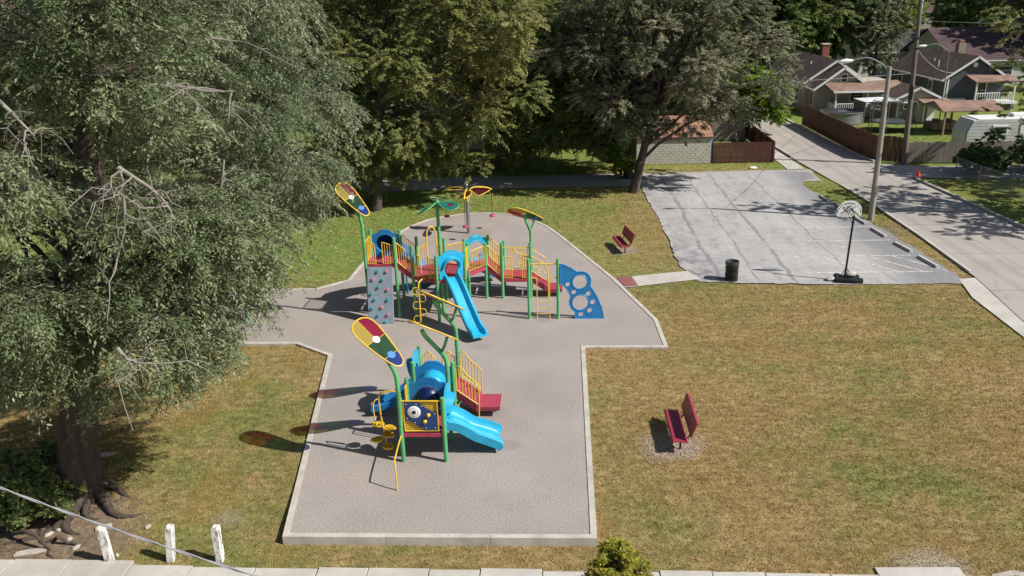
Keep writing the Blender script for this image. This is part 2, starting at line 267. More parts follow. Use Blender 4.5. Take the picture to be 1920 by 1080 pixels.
# ---------------------------------------------------------------- mesh helpers
class MB:
    def __init__(s): s.v = []; s.f = []
    def add(s, vs, fs):
        o = len(s.v); s.v += [tuple(map(float, v)) for v in vs]; s.f += [tuple(i+o for i in q) for q in fs]; return s
    def box(s, c, size, rz=0, rx=0, ry=0, taper=1):
        a, b, h = (x/2 for x in size); M_ = Matrix.Rotation(rz, 3, 'Z') @ Matrix.Rotation(ry, 3, 'Y') @ Matrix.Rotation(rx, 3, 'X')
        vs = [M_ @ Vector((x*(taper if z > 0 else 1), y*(taper if z > 0 else 1), z))+Vector(c) for z in (-h, h) for x, y in ((-a, -b), (a, -b), (a, b), (-a, b))]
        return s.add(vs, [(3, 2, 1, 0), (4, 5, 6, 7), (0, 1, 5, 4), (1, 2, 6, 5), (2, 3, 7, 6), (3, 0, 4, 7)])
    def tube(s, path, r, n=8, cap=True, closed=False):
        pts = [Vector(p) for p in path]; m = len(pts); rs = r if isinstance(r, (list, tuple)) else [r]*m; vs = []; fs = []; nrm = None
        for i, p in enumerate(pts):
            if closed: tg = pts[(i+1) % m]-pts[i-1]
            else: tg = pts[min(i+1, m-1)]-pts[max(i-1, 0)]
            if tg.length < 1e-9: tg = Vector((0, 0, 1))
            tg.normalize()
            if nrm is None: nrm = tg.orthogonal().normalized()
            else:
                nrm = nrm-tg*nrm.dot(tg); nrm = nrm.normalized() if nrm.length > 1e-6 else tg.orthogonal().normalized()
            b = tg.cross(nrm)
            vs += [p+(nrm*math.cos(2*math.pi*k/n)+b*math.sin(2*math.pi*k/n))*rs[i] for k in range(n)]
        for i in range(m if closed else m-1):
            j = (i+1) % m; fs += [(i*n+k, i*n+(k+1) % n, j*n+(k+1) % n, j*n+k) for k in range(n)]
        if cap and not closed: fs += [tuple(range(n-1, -1, -1)), tuple(range((m-1)*n, m*n))]
        return s.add(vs, fs)
    def lathe(s, prof, c=(0, 0, 0), n=16, M_=None):
        vs = []; fs = []; m = len(prof); M_ = M_ or Matrix.Identity(3)
        for r, z in prof: vs += [M_ @ Vector((r*math.cos(2*math.pi*k/n), r*math.sin(2*math.pi*k/n), z))+Vector(c) for k in range(n)]
        for i in range(m-1): fs += [(i*n+k, i*n+(k+1) % n, (i+1)*n+(k+1) % n, (i+1)*n+k) for k in range(n)]
        fs += [tuple(range(n-1, -1, -1)), tuple(range((m-1)*n, m*n))]
        return s.add(vs, fs)
    def prism(s, poly, o, ex, ey, th):
        o, ex, ey = Vector(o), Vector(ex).normalized(), Vector(ey).normalized(); nz = ex.cross(ey).normalized(); n = len(poly)
        vs = [o+ex*x+ey*y+nz*k for k in (-th/2, th/2) for x, y in poly]
        return s.add(vs, [tuple(range(n-1, -1, -1)), tuple(range(n, 2*n))]+[(i, (i+1) % n, n+(i+1) % n, n+i) for i in range(n)])
    def holed(s, poly, hc, hole, o, ex, ey, th, n=40):
        """plate with one opening; hole(angle)->radius about hc; poly is star-shaped from hc"""
        o, ex, ey = Vector(o), Vector(ex).normalized(), Vector(ey).normalized(); nz = ex.cross(ey).normalized(); out = []; inn = []
        angs = sorted(set([round(2*math.pi*k/n, 5) for k in range(n)]+[round(math.atan2(y-hc[1], x-hc[0]) % (2*math.pi), 5) for x, y in poly]))
        for a in angs:
            dx, dy = math.cos(a), math.sin(a); best = 0
            for i in range(len(poly)):
                (x1, y1), (x2, y2) = poly[i], poly[(i+1) % len(poly)]; ax, ay = x1-hc[0], y1-hc[1]; bx, by = x2-x1, y2-y1
                den = dx*by-dy*bx
                if abs(den) < 1e-9: continue
                tt = (ax*by-ay*bx)/den; uu = (ax*dy-ay*dx)/den
                if tt > 0 and -1e-4 <= uu <= 1.0001: best = max(best, tt)
            out.append((hc[0]+dx*best, hc[1]+dy*best)); hr = hole(a); inn.append((hc[0]+dx*hr, hc[1]+dy*hr))
        m = len(angs); vs = [o+ex*x+ey*y+nz*k for k in (-th/2, th/2) for ring in (out, inn) for x, y in ring]; fs = []
        for i in range(m):
            j = (i+1) % m
            fs += [(i, m+i, m+j, j), (2*m+i, 2*m+j, 3*m+j, 3*m+i), (i, j, 2*m+j, 2*m+i), (m+j, m+i, 3*m+i, 3*m+j)]
        return s.add(vs, fs)
    def sweep(s, path, cross, flip=False):
        """open channel: path points, cross(i)->list of (side,up) offsets, side horizontal"""
        pts = [Vector(p) for p in path]; m = len(pts); vs = []; fs = []; cn = None
        for i, p in enumerate(pts):
            tg = (pts[min(i+1, m-1)]-pts[max(i-1, 0)]).normalized(); sd_ = Vector((tg.y, -tg.x, 0)).normalized(); up = sd_.cross(tg).normalized()
            cr = cross(i/(m-1)); cn = len(cr); vs += [p+sd_*a+up*b for a, b in cr]
        for i in range(m-1): fs += [(i*cn+k, i*cn+(k+1) % cn, (i+1)*cn+(k+1) % cn, (i+1)*cn+k) for k in range(cn)]
        fs += [tuple(range(cn-1, -1, -1)), tuple(range((m-1)*cn, m*cn))]
        return s.add(vs, fs)
    def build(s, name, mat, parent=None, smooth=False, bevel=0, kind=None):
        off = Vector(parent['_o']) if parent is not None else Vector((0, 0, 0))
        me = bpy.data.meshes.new(name); me.from_pydata([tuple(Vector(v)-off) for v in s.v], [], s.f); me.update()
        ob = bpy.data.objects.new(name, me); col.objects.link(ob); me.materials.append(MATS[mat])
        if smooth:
            me.polygons.foreach_set('use_smooth', [True]*len(me.polygons))
            try: me.set_sharp_from_angle(angle=R(42))
            except Exception: pass
        if bevel:
            b = ob.modifiers.new('bevel', 'BEVEL'); b.width = bevel; b.segments = 2; b.limit_method = 'ANGLE'
        if parent is not None: ob.parent = parent; ob['_o'] = tuple(off)
        else: ob['_o'] = (0, 0, 0)
        if kind: ob['kind'] = kind
        return ob
def npmesh(name, verts, faces, mat, parent=None, tint=None, kind=None):
    off = np.array(parent['_o'] if parent is not None else (0, 0, 0)); verts = np.asarray(verts, np.float32)-off.astype(np.float32)
    nf, k = faces.shape; me = bpy.data.meshes.new(name)
    me.vertices.add(len(verts)); me.vertices.foreach_set('co', verts.ravel()); me.loops.add(nf*k); me.loops.foreach_set('vertex_index', faces.astype(np.int32).ravel())
    me.polygons.add(nf); me.polygons.foreach_set('loop_start', np.arange(0, nf*k, k, dtype=np.int32)); me.polygons.foreach_set('loop_total', np.full(nf, k, np.int32))
    me.update(calc_edges=True)
    if tint is not None:
        a = me.attributes.new('tint', 'FLOAT', 'FACE'); a.data.foreach_set('value', np.clip(tint, 0, 1).astype(np.float32))
    me.materials.append(MATS[mat]); ob = bpy.data.objects.new(name, me); col.objects.link(ob)
    if parent is not None: ob.parent = parent
    ob['_o'] = tuple(float(v) for v in off)
    if kind: ob['kind'] = kind
    return ob
def thing(name, loc, label, cat, group=None):
    o = bpy.data.objects.new(name, None); col.objects.link(o); o.location = [float(v) for v in loc]; o['_o'] = tuple(float(v) for v in loc); o.empty_display_size = .2
    o['label'] = label; o['category'] = cat
    if group: o['group'] = group
    return o
def tag(o, label, cat, group=None):
    o['label'] = label; o['category'] = cat
    if group: o['group'] = group
    return o
def struct(mb, name, mat, **k):
    o = mb.build(name, mat, **k); o['kind'] = 'structure'; return o
def arc(c, r, a0, a1, n, ex, ey):
    c, ex, ey = Vector(c), Vector(ex), Vector(ey); return [c+ex*r*math.cos(a0+(a1-a0)*i/n)+ey*r*math.sin(a0+(a1-a0)*i/n) for i in range(n+1)]
def smoothpath(pts, sub=6):
    p = [Vector(q) for q in pts]; out = []
    for i in range(len(p)-1):
        a, b, c, d = p[max(i-1, 0)], p[i], p[i+1], p[min(i+2, len(p)-1)]
        for k in range(sub):
            u = k/sub; out.append(.5*((2*b)+(c-a)*u+(2*a-5*b+4*c-d)*u*u+(3*b-a-3*c+d)*u**3))
    return out+[p[-1]]
def inpoly(x, y, poly):
    x = np.asarray(x); y = np.asarray(y); r = np.zeros(x.shape, bool); n = len(poly)
    for i in range(n):
        x1, y1 = poly[i][:2]; x2, y2 = poly[(i+1) % n][:2]
        c = ((y1 > y) != (y2 > y)); r ^= c & (x < (x2-x1)*(y-y1)/((y2-y1) if y2 != y1 else 1e-9)+x1)
    return r
def sheet(name, poly, z, mat, parent=None):
    mb = MB(); mb.add([(x, y, z) for x, y in poly], [tuple(range(len(poly)))]); o = mb.build(name, mat, parent)
    if parent is None: o['kind'] = 'structure'
    return o
def jag(poly, step=.35, amp=.12, seed=1, keep=()):
    r_ = random.Random(seed); out = []
    for i in range(len(poly)):
        a, b = poly[i], poly[(i+1) % len(poly)]; L = math.dist(a, b); n = 1 if i in keep else max(1, int(L/step))
        for k in range(n):
            u = k/n; j = amp if k else 0; out.append((a[0]+(b[0]-a[0])*u+r_.uniform(-j, j), a[1]+(b[1]-a[1])*u+r_.uniform(-j, j)))
    return out
def groundz(x, y):
    x = np.asarray(x, float); y = np.asarray(y, float)
    def ss(v, a, b): q = np.clip((v-a)/(b-a), 0, 1); return q*q*(3-2*q)
    return -.06-.16*ss(-y, -19.5, -16.6)+.03*np.sin(x*.7+1)*np.sin(y*.5)*ss(y, 18, 22)*0.5

# ---------------------------------------------------------------- ground
gx = np.unique(np.concatenate([np.linspace(-900, -40, 12), np.arange(-40, 40.1, .5), np.linspace(40, 900, 12)]))
gy = np.unique(np.concatenate([np.linspace(-150, 5, 6), np.arange(5, 70.1, .5), np.linspace(70, 1500, 16)]))
GX, GY = np.meshgrid(gx, gy); nx, ny = len(gx), len(gy)
vv = np.stack([GX.ravel(), GY.ravel(), groundz(GX.ravel(), GY.ravel())], 1)
ii = (np.arange(ny-1)[:, None]*nx+np.arange(nx-1)[None]).ravel()
g = npmesh('ground', vv, np.stack([ii, ii+1, ii+nx+1, ii+nx], 1), 'lawn'); g['kind'] = 'structure'

# playground surface: rubber sheet inside a raised concrete border
PG = [(-6.88, 16.66), (.86, 16.70), (.94, 28.03), (4.0, 28.02), (3.92, 30.73), (2.49, 35.98), (.07, 43.15), (-.65, 45.0), (-1.47, 46.34), (-2.6, 47.5), (-3.93, 48.07), (-5.0, 48.1), (-6.01, 47.81), (-7.0, 47.3), (-7.78, 46.67), (-8.55, 45.3), (-9.11, 43.57), (-9.76, 39.68), (-9.92, 35.97), (-11.15, 34.78), (-17.5, 34.8), (-17.5, 28.56), (-10.13, 28.52), (-8.59, 27.43)]
def offset(poly, d):
    out = []; n = len(poly)
    for i in range(n):
        a, b, c = Vector(poly[i-1]), Vector(poly[i]), Vector(poly[(i+1) % n]); e1 = (b-a).normalized(); e2 = (c-b).normalized()
        n1 = Vector((-e1.y, e1.x)); n2 = Vector((-e2.y, e2.x)); m = (n1+n2).normalized(); k = d/max(.35, m.dot(n1)); out.append((b.x+m.x*k, b.y+m.y*k))
    return out
PGI = offset(PG, .155)
pgo = sheet('playground_surface', offset(PG, .15), 0.0, 'rubber')
n = len(PG)
for i in range(n):
    a, b, c, d = PG[i], PG[(i+1) % n], PGI[(i+1) % n], PGI[i]; L = math.dist(a, b); m = max(1, round(L/2.9))
    for k in range(m):
        g0 = (0.006/L) if k else 0; u0, u1 = k/m+g0, (k+1)/m-(0.006/L if k < m-1 else 0)
        q = [tuple(Vector(p1)*(1-u)+Vector(p2)*u) for p1, p2, u in ((a, b, u0), (a, b, u1), (d, c, u1), (d, c, u0))]
        mb = MB(); mb.add([(x, y, -.45) for x, y in q]+[(x, y, .022+.004*random.random()) for x, y in q], [(3, 2, 1, 0), (4, 5, 6, 7), (0, 1, 5, 4), (1, 2, 6, 5), (2, 3, 7, 6), (3, 0, 4, 7)])
        mb.build('border_segment', 'border_concrete', pgo)
# walk to the lot with a red warning pad
sheet('walkway', [(3.36, 36.15), (6.0, 36.85), (6.45, 35.7), (3.5, 34.78)], -.012, 'concrete')
wk = sheet('walkway', [(2.55, 35.95), (3.36, 36.15), (3.5, 34.78), (2.86, 34.62)], -.012, 'concrete')
mb = MB(); mb.prism([(2.62, 35.9), (2.92, 34.74), (3.52, 34.86), (3.33, 36.08)], (0, 0, 0), (1, 0, 0), (0, 1, 0), .03); mb.build('warning_pad', 'tactile_red', wk)
# parking lot
LOT = [(5.4, 58.3), (5.5, 55.3), (5.6, 50.7), (5.8, 42.9), (5.75, 37.6), (6.3, 35.4), (9.0, 35.05), (12.0, 34.85), (17.9, 34.8), (17.75, 38.0), (17.5, 42.0), (17.1, 46.2), (16.45, 51.4), (16.15, 53.6), (16.4, 55.4), (17.6, 56.6), (17.6, 58.3)]
LOTJ = jag(LOT, .4, .09, 3)
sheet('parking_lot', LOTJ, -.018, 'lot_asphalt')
sheet('alley', jag([(-70, 54.1), (-16, 54.2), (-5, 54.6), (5.0, 54.9), (5.5, 55.6), (17.7, 55.4), (18.0, 59.3), (6.0, 58.85), (-16, 58.3), (-70, 58.0)], .7, .1, 5), -.026, 'alley_asphalt')
# street
SL = [(17.75, -40), (17.9, 30.5), (18.5, 35.5), (18.65, 42.3), (18.65, 49), (18.45, 54.3), (17.9, 62.5), (17.75, 68.2), (17.2, 120), (16, 320)]
SR = [(23.6, 320), (22.4, 120), (22.25, 80), (22.5, 71), (22.75, 64.2), (23.2, 60), (23.7, 55.5), (24.1, 49.5), (24.5, 43.2), (25.2, -40)]
sheet('street', SL+SR, 0.0, 'street_concrete')
sheet('alley', jag([(23.4, 56.2), (26.4, 55.4), (70, 55.0), (70, 59.6), (26, 59.5), (23.3, 60.8)], .7, .1, 8), -.006, 'alley_asphalt')
sheet('sidewalk', [(16.95, 20), (17.6, 20), (17.875, 30.5), (18.47, 35.5), (17.7, 35.35), (17.2, 33)], -.012, 'concrete')
def kerb(path, name='kerb', w_=.16, h_=.13, mat='concrete'):
    for i in range(len(path)-1):
        a, b = Vector((*path[i], 0)), Vector((*path[i+1], 0)); L = (b-a).length; m = max(1, int(L/9)); e = (b-a)/m; rz = math.atan2(e.y, e.x)
        for k in range(m):
            c = a+e*(k+.5); mb = MB(); mb.box((c.x, c.y, h_/2-.1), (e.length-.012, w_, h_+.2), rz); struct(mb, name, mat)
kerb([(24.6, 20), (24.55, 43.2), (24.2, 49.5), (23.8, 55.3)]); kerb([(23.2, 61.3), (22.85, 64.2), (22.6, 71), (22.35, 80), (22.5, 120)])
kerb([(18.52, 54.0), (18.75, 49), (18.75, 42.3), (18.6, 36.2)], h_=.05); kerb([(17.85, 63.5), (17.65, 68.2), (17.1, 120)])
# kerb strip of dirt and pavement by the fence corner
sheet('pavement', [(16.45, 59.3), (17.7, 59.4), (17.5, 68.2), (17.0, 100), (16.2, 100), (16.5, 68)], -.018, 'concrete')
# parking bay lines
for y in (36.4, 38.85, 41.45, 44.0, 46.6, 49.2):
    sheet('bay_line', [(11.4 if y < 40 else 12.6, y-.055), (17.0, y-.055), (17.0, y+.055), (11.4 if y < 40 else 12.6, y+.055)], -.012, 'worn_paint')
for k in range(4):
    x0 = 12.6+k*1.15; sheet('hatch_line', [(x0, 38.75), (x0+.12, 38.75), (x0+1.75, 36.5), (x0+1.62, 36.5)], -.0125, 'worn_paint')
# front pavement slabs
swk = sheet('sidewalk', [(-40, 13.6), (40, 13.6), (40, 15.8), (-40, 15.8)], -.30, 'lawn')
x = -19.0; i = 0
while x < 7.2:
    L = random.choice((1.45, 1.5, 1.55, 1.2)); dz = random.uniform(-.012, .012)+(.03 if x < -10.9 else 0); y1 = 15.78+random.uniform(-.05, .04)+(.16 if x < -10.9 else 0)
    mb = MB(); mb.box((x+L/2, (13.7+y1)/2, -.25+dz), (L-.025, y1-13.7, .14), random.uniform(-.006, .006), random.uniform(-.006, .006), random.uniform(-.006, .006)); mb.build('slab', 'concrete', swk, bevel=.01); x += L
mb = MB(); mb.box((6.55+1.6, 14.85, -.235), (1.9, 2.3, .14), .02); mb.build('slab', 'concrete', swk, bevel=.01)
for x0, L in ((11.0, 1.6), (12.63, 1.6)):
    mb = MB(); mb.box((x0+L/2, 14.75, -.25), (L-.03, 1.9, .14), -.02); mb.build('slab', 'concrete', swk, bevel=.01)
sheet('gravel_patch', jag([(9.15, 13.8), (10.95, 13.8), (10.9, 15.6), (10.2, 15.95), (9.4, 15.75)], .2, .08, 4), -.19, 'stone')

# grass blades, thinning with distance
def blades(n, x0, x1, y0, y1, ln, wd):
    x = rng.uniform(x0, x1, n); y = rng.uniform(y0, y1, n)
    q = proj(np.stack([x, y, x*0], 1)); ok = (q[:, 0] > -40) & (q[:, 0] < 1960) & (q[:, 1] < 1110) & (q[:, 1] > 250)
    for poly in (PG, LOTJ, SL+SR, [(-40, 13), (40, 13), (40, 15.8), (-40, 15.8)], [(2.5, 36), (3.36, 36.2), (6, 36.9), (6.5, 35.7), (3.5, 34.7), (2.8, 34.6)], [(-70, 54.0), (18.4, 54.6), (18.4, 58.9), (-70, 58.5)], [(16.9, 20), (17.75, 20), (18.35, 35.5), (17.6, 35.4)], [(22, 54.8), (80, 54.8), (80, 60), (22, 60)]): ok &= ~inpoly(x, y, poly)
    for cx, cy, r_, pr in ((-13.2, 16.6, 2.4, .92), (3.3, 21.1, .8, .9), (3.3, 40.3, .8, .9)): ok &= ~((np.hypot(x-cx, y-cy) < r_*rng.uniform(.75, 1.1, n)) & (rng.random(n) < pr))
    x, y = x[ok], y[ok]; n = len(x); a = rng.uniform(0, 2*np.pi, n); L = ln*rng.uniform(.5, 1.3, n); lean = rng.uniform(.3, 1.1, n)
    z = groundz(x, y)-.005; p = np.stack([x, y, z], 1); d = np.stack([np.cos(a)*np.sin(lean), np.sin(a)*np.sin(lean), np.cos(lean)], 1)*L[:, None]
    s_ = np.stack([-np.sin(a), np.cos(a), a*0], 1)*(wd*rng.uniform(.6, 1.3, n))[:, None]
    return np.stack([p-s_, p+s_, p+d], 1), rng.random(n)
BL = [blades(270000, -18, 18, 15, 24, .07, .008), blades(150000, -18, 20, 24, 36, .08, .011), blades(65000, -18, 20, 36, 54, .09, .016), blades(40000, -20, 34, 44, 85, .14, .024)]
vb = np.concatenate([b[0] for b in BL]).reshape(-1, 3); tb = np.concatenate([b[1] for b in BL])
npmesh('grass', vb, np.arange(len(vb)).reshape(-1, 3), 'grass_blades', tint=tb, kind='stuff')['label'] = 'short dry mown grass covering the park lawn'
# wood chips worn in under the benches
def chips(name, cx, cy, rr, n, label):
    a = rng.uniform(0, 6.283, n); r_ = rr*(.75+.3*np.sin(a*2+1)+.12*np.sin(a*5))*np.clip(np.abs(rng.normal(0, .5, n)), 0, 1.15); x = cx+r_*np.cos(a); y = cy+r_*np.sin(a)*1.15; z = groundz(x, y)+rng.uniform(.004, .03, n)
    th = rng.uniform(0, 6.283, n); L = rng.uniform(.012, .034, n); W = L*rng.uniform(.2, .5, n); ti = rng.uniform(-.4, .4, n); c, s_ = np.cos(th), np.sin(th)
    ex = np.stack([c*L, s_*L, ti*L], 1); ey = np.stack([-s_*W, c*W, rng.uniform(-.3, .3, n)*W], 1); p = np.stack([x, y, z], 1)
    v_ = np.stack([p-ex-ey, p+ex-ey, p+ex+ey, p-ex+ey], 1).reshape(-1, 3); o = npmesh(name, v_, np.arange(4*n).reshape(-1, 4), 'chips', kind='stuff'); o['label'] = label
chips('wood_chips', 3.3, 21.1, .95, 6500, 'pale wood chips scattered under the bench near the pavement'); chips('wood_chips', 3.3, 40.3, .9, 3500, 'pale wood chips scattered under the bench beside the parking lot')

# ---------------------------------------------------------------- playground kit
def post(par, x, y, top, r=.064):
    mb = MB(); mb.tube([(x, y, -.05), (x, y, top-.03)], r, 14); o = mb.build('post', 'green_paint', par, True)
    mb = MB(); mb.lathe([(r+.006, top-.05), (r+.006, top-.012), (r*.7, top)], (x, y, 0), 14); mb.build('post_cap', 'green_paint', o, True); return o
def railing(par, A, B, za, zb, h=.78, n=6, topcurve=None, r=.019, mat='yellow_paint'):
    """barrier from A to B (x,y) with foot levels za, zb; each baluster its own piece"""
    A, B = Vector((*A, za)), Vector((*B, zb)); U = Vector((0, 0, 1)); pts = [A, B]
    tc = topcurve or (lambda u: 1.0); top = [A.lerp(B, u)+U*h*tc(u) for u in [i/8 for i in range(9)]]
    loop = [A]+top+[B]; mb = MB(); mb.tube(loop, r, 7, closed=True); fr = mb.build('railing', mat, par, True)
    for k in range(1, n+1):
        u = k/(n+1); b = A.lerp(B, u); mb = MB(); mb.tube([b, b+U*h*tc(u)], r*.72, 6); mb.build('baluster', mat, fr, True)
    return fr
def deck(par, poly, z, th=.07):
    mb = MB(); mb.prism(poly, (0, 0, z-th/2), (1, 0, 0), (0, 1, 0), th); d = mb.build('deck', 'deck_grid', par, bevel=.008)
    c = Vector((sum(p[0] for p in poly)/len(poly), sum(p[1] for p in poly)/len(poly)))
    for i in range(len(poly)):
        a, b = Vector(poly[i]), Vector(poly[(i+1) % len(poly)]); e = b-a; m = (a+b)/2; nn = (m-c).normalized()*.012
        mb = MB(); mb.box((m.x+nn.x, m.y+nn.y, z-.065), (e.length-.1, .03, .13), math.atan2(e.y, e.x)); mb.build('deck_edge', 'red_deck', d, bevel=.006)
    return d
WING = [(-.88, .02), (-.86, .16), (-.79, .28), (-.66, .36), (-.45, .38), (-.1, .34), (.3, .27), (.62, .21), (.78, .15), (.86, .05), (.86, -.06), (.78, -.16), (.6, -.23), (.3, -.30), (-.1, -.36), (-.45, -.39), (-.66, -.36), (-.79, -.27), (-.86, -.14)]
def wing(par, c, ax, nz, flip=1):
    ax = Vector(ax).normalized(); nz = Vector(nz); nz = (nz-ax*nz.dot(ax)).normalized(); ay = nz.cross(ax)*flip; c = Vector(c); W = lambda x, y, k=0: c+ax*x+ay*y+nz*k
    mb = MB(); mb.tube([W(x, y) for x, y in WING], .022, 7, closed=True); fr = mb.build('wing_frame', 'yellow_paint', par, True)
    def cut(x0, x1, side):
        def prof(x, s_):
            pts = [p for p in WING if (p[1] > 0) == (s_ > 0)]; pts.sort(); xs = [p[0] for p in pts]; ys = [p[1] for p in pts]; return float(np.interp(x, xs, ys))*.96
        xs = np.linspace(x0, x1, 9); up = [(x, prof(x, 1) if side >= 0 else .0) for x in xs]; dn = [(x, prof(x, -1) if side <= 0 else .0) for x in xs]
        return up[::-1]+dn
    for (x0, x1, sd_, m) in ((-.84, -.12, 1, 'panel_red'), (-.84, -.12, -1, 'panel_yellow'), (-.12, .46, 0, 'panel_green'), (.46, .84, 0, 'panel_blue')):
        mb = MB(); mb.prism(cut(x0, x1, sd_), c, ax, ay, .008); mb.build('tinted_pane', m, fr)
    for x0, r_, m in ((-.12, .105, 'white_plastic'), (.47, .11, 'light_blue')):
        mb = MB(); mb.prism([(x0+r_*math.cos(a*math.pi/10), r_*math.sin(a*math.pi/10)) for a in range(20)], c, ax, ay, .03); mb.build('disc', m, fr)
    for q in ((W(-.84, 0), W(-.12, 0)), (W(-.12, -.35), W(-.12, .33)), (W(.46, -.25), W(.46, .24))):
        mb = MB(); mb.tube(list(q), .009, 6); mb.build('rib', 'yellow_paint', fr)
    return fr
def wingpole(par, x, y, pts, arms=()):
    mb = MB(); mb.tube(smoothpath([(x, y, -.05), (x, y, 1.2)]+pts, 6), .064, 14); o = mb.build('wing_pole', 'green_paint', par, True)
    for a in arms: mb = MB(); mb.tube(smoothpath(a, 5), .045, 10); mb.build('branch', 'green_paint', o, True)
    mb = MB(); mb.lathe([(.07, -.03), (.07, .03)], (x, y, 2.05), 14); mb.build('collar', 'green_paint', o, True)
def chute(par, path, width, side=.16, double=False, mat='cyan_plastic', th=.025, name='slide'):
    w_ = width/2
    def cr(u):
        s_ = side*(1 if u < .9 else 1-.45*(u-.9)/.1); s_ = s_ if u > .06 else s_*(1.25)
        if double: top = [(-w_-.03, s_-.02), (-w_, s_), (-w_+.045, s_), (-w_+.09, .05), (-w_+.16, 0), (-.13, 0), (-.05, .11), (.05, .11), (.13, 0), (w_-.16, 0), (w_-.09, .05), (w_-.045, s_), (w_, s_), (w_+.03, s_-.02)]
        else: top = [(-w_-.03, s_-.02), (-w_, s_), (-w_+.05, s_), (-w_+.085, .06), (-w_+.14, 0), (w_-.14, 0), (w_-.085, .06), (w_-.05, s_), (w_, s_), (w_+.03, s_-.02)]
        return top+[(w_, -th-.03), (-w_, -th-.03)]
    mb = MB(); mb.sweep(path, cr); return mb.build(name, mat, par, True)
HEAD = [(-.54, 0), (.54, 0), (.56, .84), (.54, .93), (.44, .96), (.34, .97), (.24, 1.08), (.12, 1.13), (-.12, 1.13), (-.24, 1.08), (-.34, .97), (-.44, .96), (-.54, .93), (-.56, .84)]
def tunnelpanel(par, o, ex, r_=.37, hz=.46, mat='blue_plastic', name='tunnel_panel', handle=True):
    o = Vector(o); ex = Vector(ex).normalized(); up = Vector((0, 0, 1)); mb = MB(); mb.holed(HEAD, (0, hz), lambda a: r_, o, ex, up, .045); p = mb.build(name, mat, par, True)
    c = o+up*hz; mb = MB(); mb.tube(arc(c, r_+.03, 0, 2*math.pi, 28, ex, up)[:-1], .03, 7, closed=True); mb.build('rim', mat, p, True)
    if handle:
        c2 = o+up*1.03; mb = MB(); mb.tube([c2+ex*.2*math.cos(a*math.pi/8)+up*.05*math.sin(a*math.pi/8) for a in range(16)], .03, 6, closed=True); mb.build('handle', mat, p, True)
    return p
def hoodpanel(par, o, ex, out, mat='cyan_plastic'):
    """slide entry: plate with arched opening and a hood leaning out over the chute"""
    o = Vector(o); ex = Vector(ex).normalized(); up = Vector((0, 0, 1)); out = Vector(out).normalized(); mb = MB()
    def hole(a):
        dx, dy = abs(math.cos(a)), math.sin(a); lim = .28/dx if dx > 1e-6 else 9
        if dy < 0: return min(lim, .40/(-dy) if dy < -1e-6 else 9)
        return min(lim, .30) if dy > .2 else min(lim, .29)
    poly = [(-.5, .0), (.5, .0), (.52, .5), (.58, .86), (.56, .98), (.4, .99), (.27, 1.1), (.14, 1.15), (-.14, 1.15), (-.27, 1.1), (-.4, .99), (-.56, .98), (-.58, .86), (-.52, .5)]
    mb.holed(poly, (0, .44), hole, o, ex, up, .05); p = mb.build('slide_hood_panel', mat, par, True)
    mb = MB(); n = 12; vs = []; fs = []
    for i in range(n+1):
        a = math.pi*i/n
        for rr, ou in ((.29, .03), (.33, .26), (.37, .27), (.42, .02)): vs.append(o+up*(.46+rr*math.sin(a)*1.12)+ex*rr*math.cos(a)*1.02+out*ou*(.45+.55*math.sin(a)))
    for i in range(n): fs += [(i*4+k, i*4+(k+1) % 4, (i+1)*4+(k+1) % 4, (i+1)*4+k) for k in range(4)]
    mb.add(vs, fs+[(0, 1, 2, 3), (n*4+3, n*4+2, n*4+1, n*4)]); mb.build('hood', mat, p, True)
    c2 = o+up*1.03; mb = MB(); mb.tube([c2+ex*.2*math.cos(a*math.pi/8)+up*.045*math.sin(a*math.pi/8) for a in range(16)], .028, 6, closed=True); mb.build('handle', mat, p, True)
    return p
def steps(par, x0, x1, y0, y1, z0, z1, n=3):
    """solid steps going down from x0,z0 to x1,z1"""
    fl = MB()
    for y in (y0+.02, y1-.02):
        mb = MB(); mb.prism([(x0, z0-.2), (x0, z0+.08), (x1, z1+.08), (x1, z1-.2)], (0, y, 0), (1, 0, 0), (0, 0, 1), .03); mb.build('stringer', 'red_deck', par, bevel=.006)
    for k in range(n):
        u = (k+.5)/n; x = x0+(x1-x0)*u; z = z0+(z1-z0)*(k+.6)/n; dx = abs(x1-x0)/n
        mb = MB(); mb.box((x, (y0+y1)/2, z-.05), (dx+.03, y1-y0-.08, .09)); mb.build('step', 'deck_grid', par, bevel=.008)
def leafplate(par, c, ang, L=.34, W=.2, mat='yellow_paint', name='leaf_step'):
    poly = [(-.5*L, 0), (-.42*L, .5*W), (-.2*L, .85*W), (.1*L, .8*W), (.4*L, .35*W), (.52*L, 0), (.4*L, -.35*W), (.1*L, -.8*W), (-.2*L, -.85*W), (-.42*L, -.5*W)]
    mb = MB(); ex = (math.cos(ang), math.sin(ang), 0); ey = (-math.sin(ang), math.cos(ang), 0); mb.prism(poly, c, ex, ey, .05); o = mb.build(name, 'yellow_grid', par, bevel=.012)
    mb = MB(); mb.tube([Vector(c)+Vector(ex)*x+Vector(ey)*y+Vector((0, 0, .02)) for x, y in poly], .018, 6, closed=True); mb.build('rim', mat, o, True)

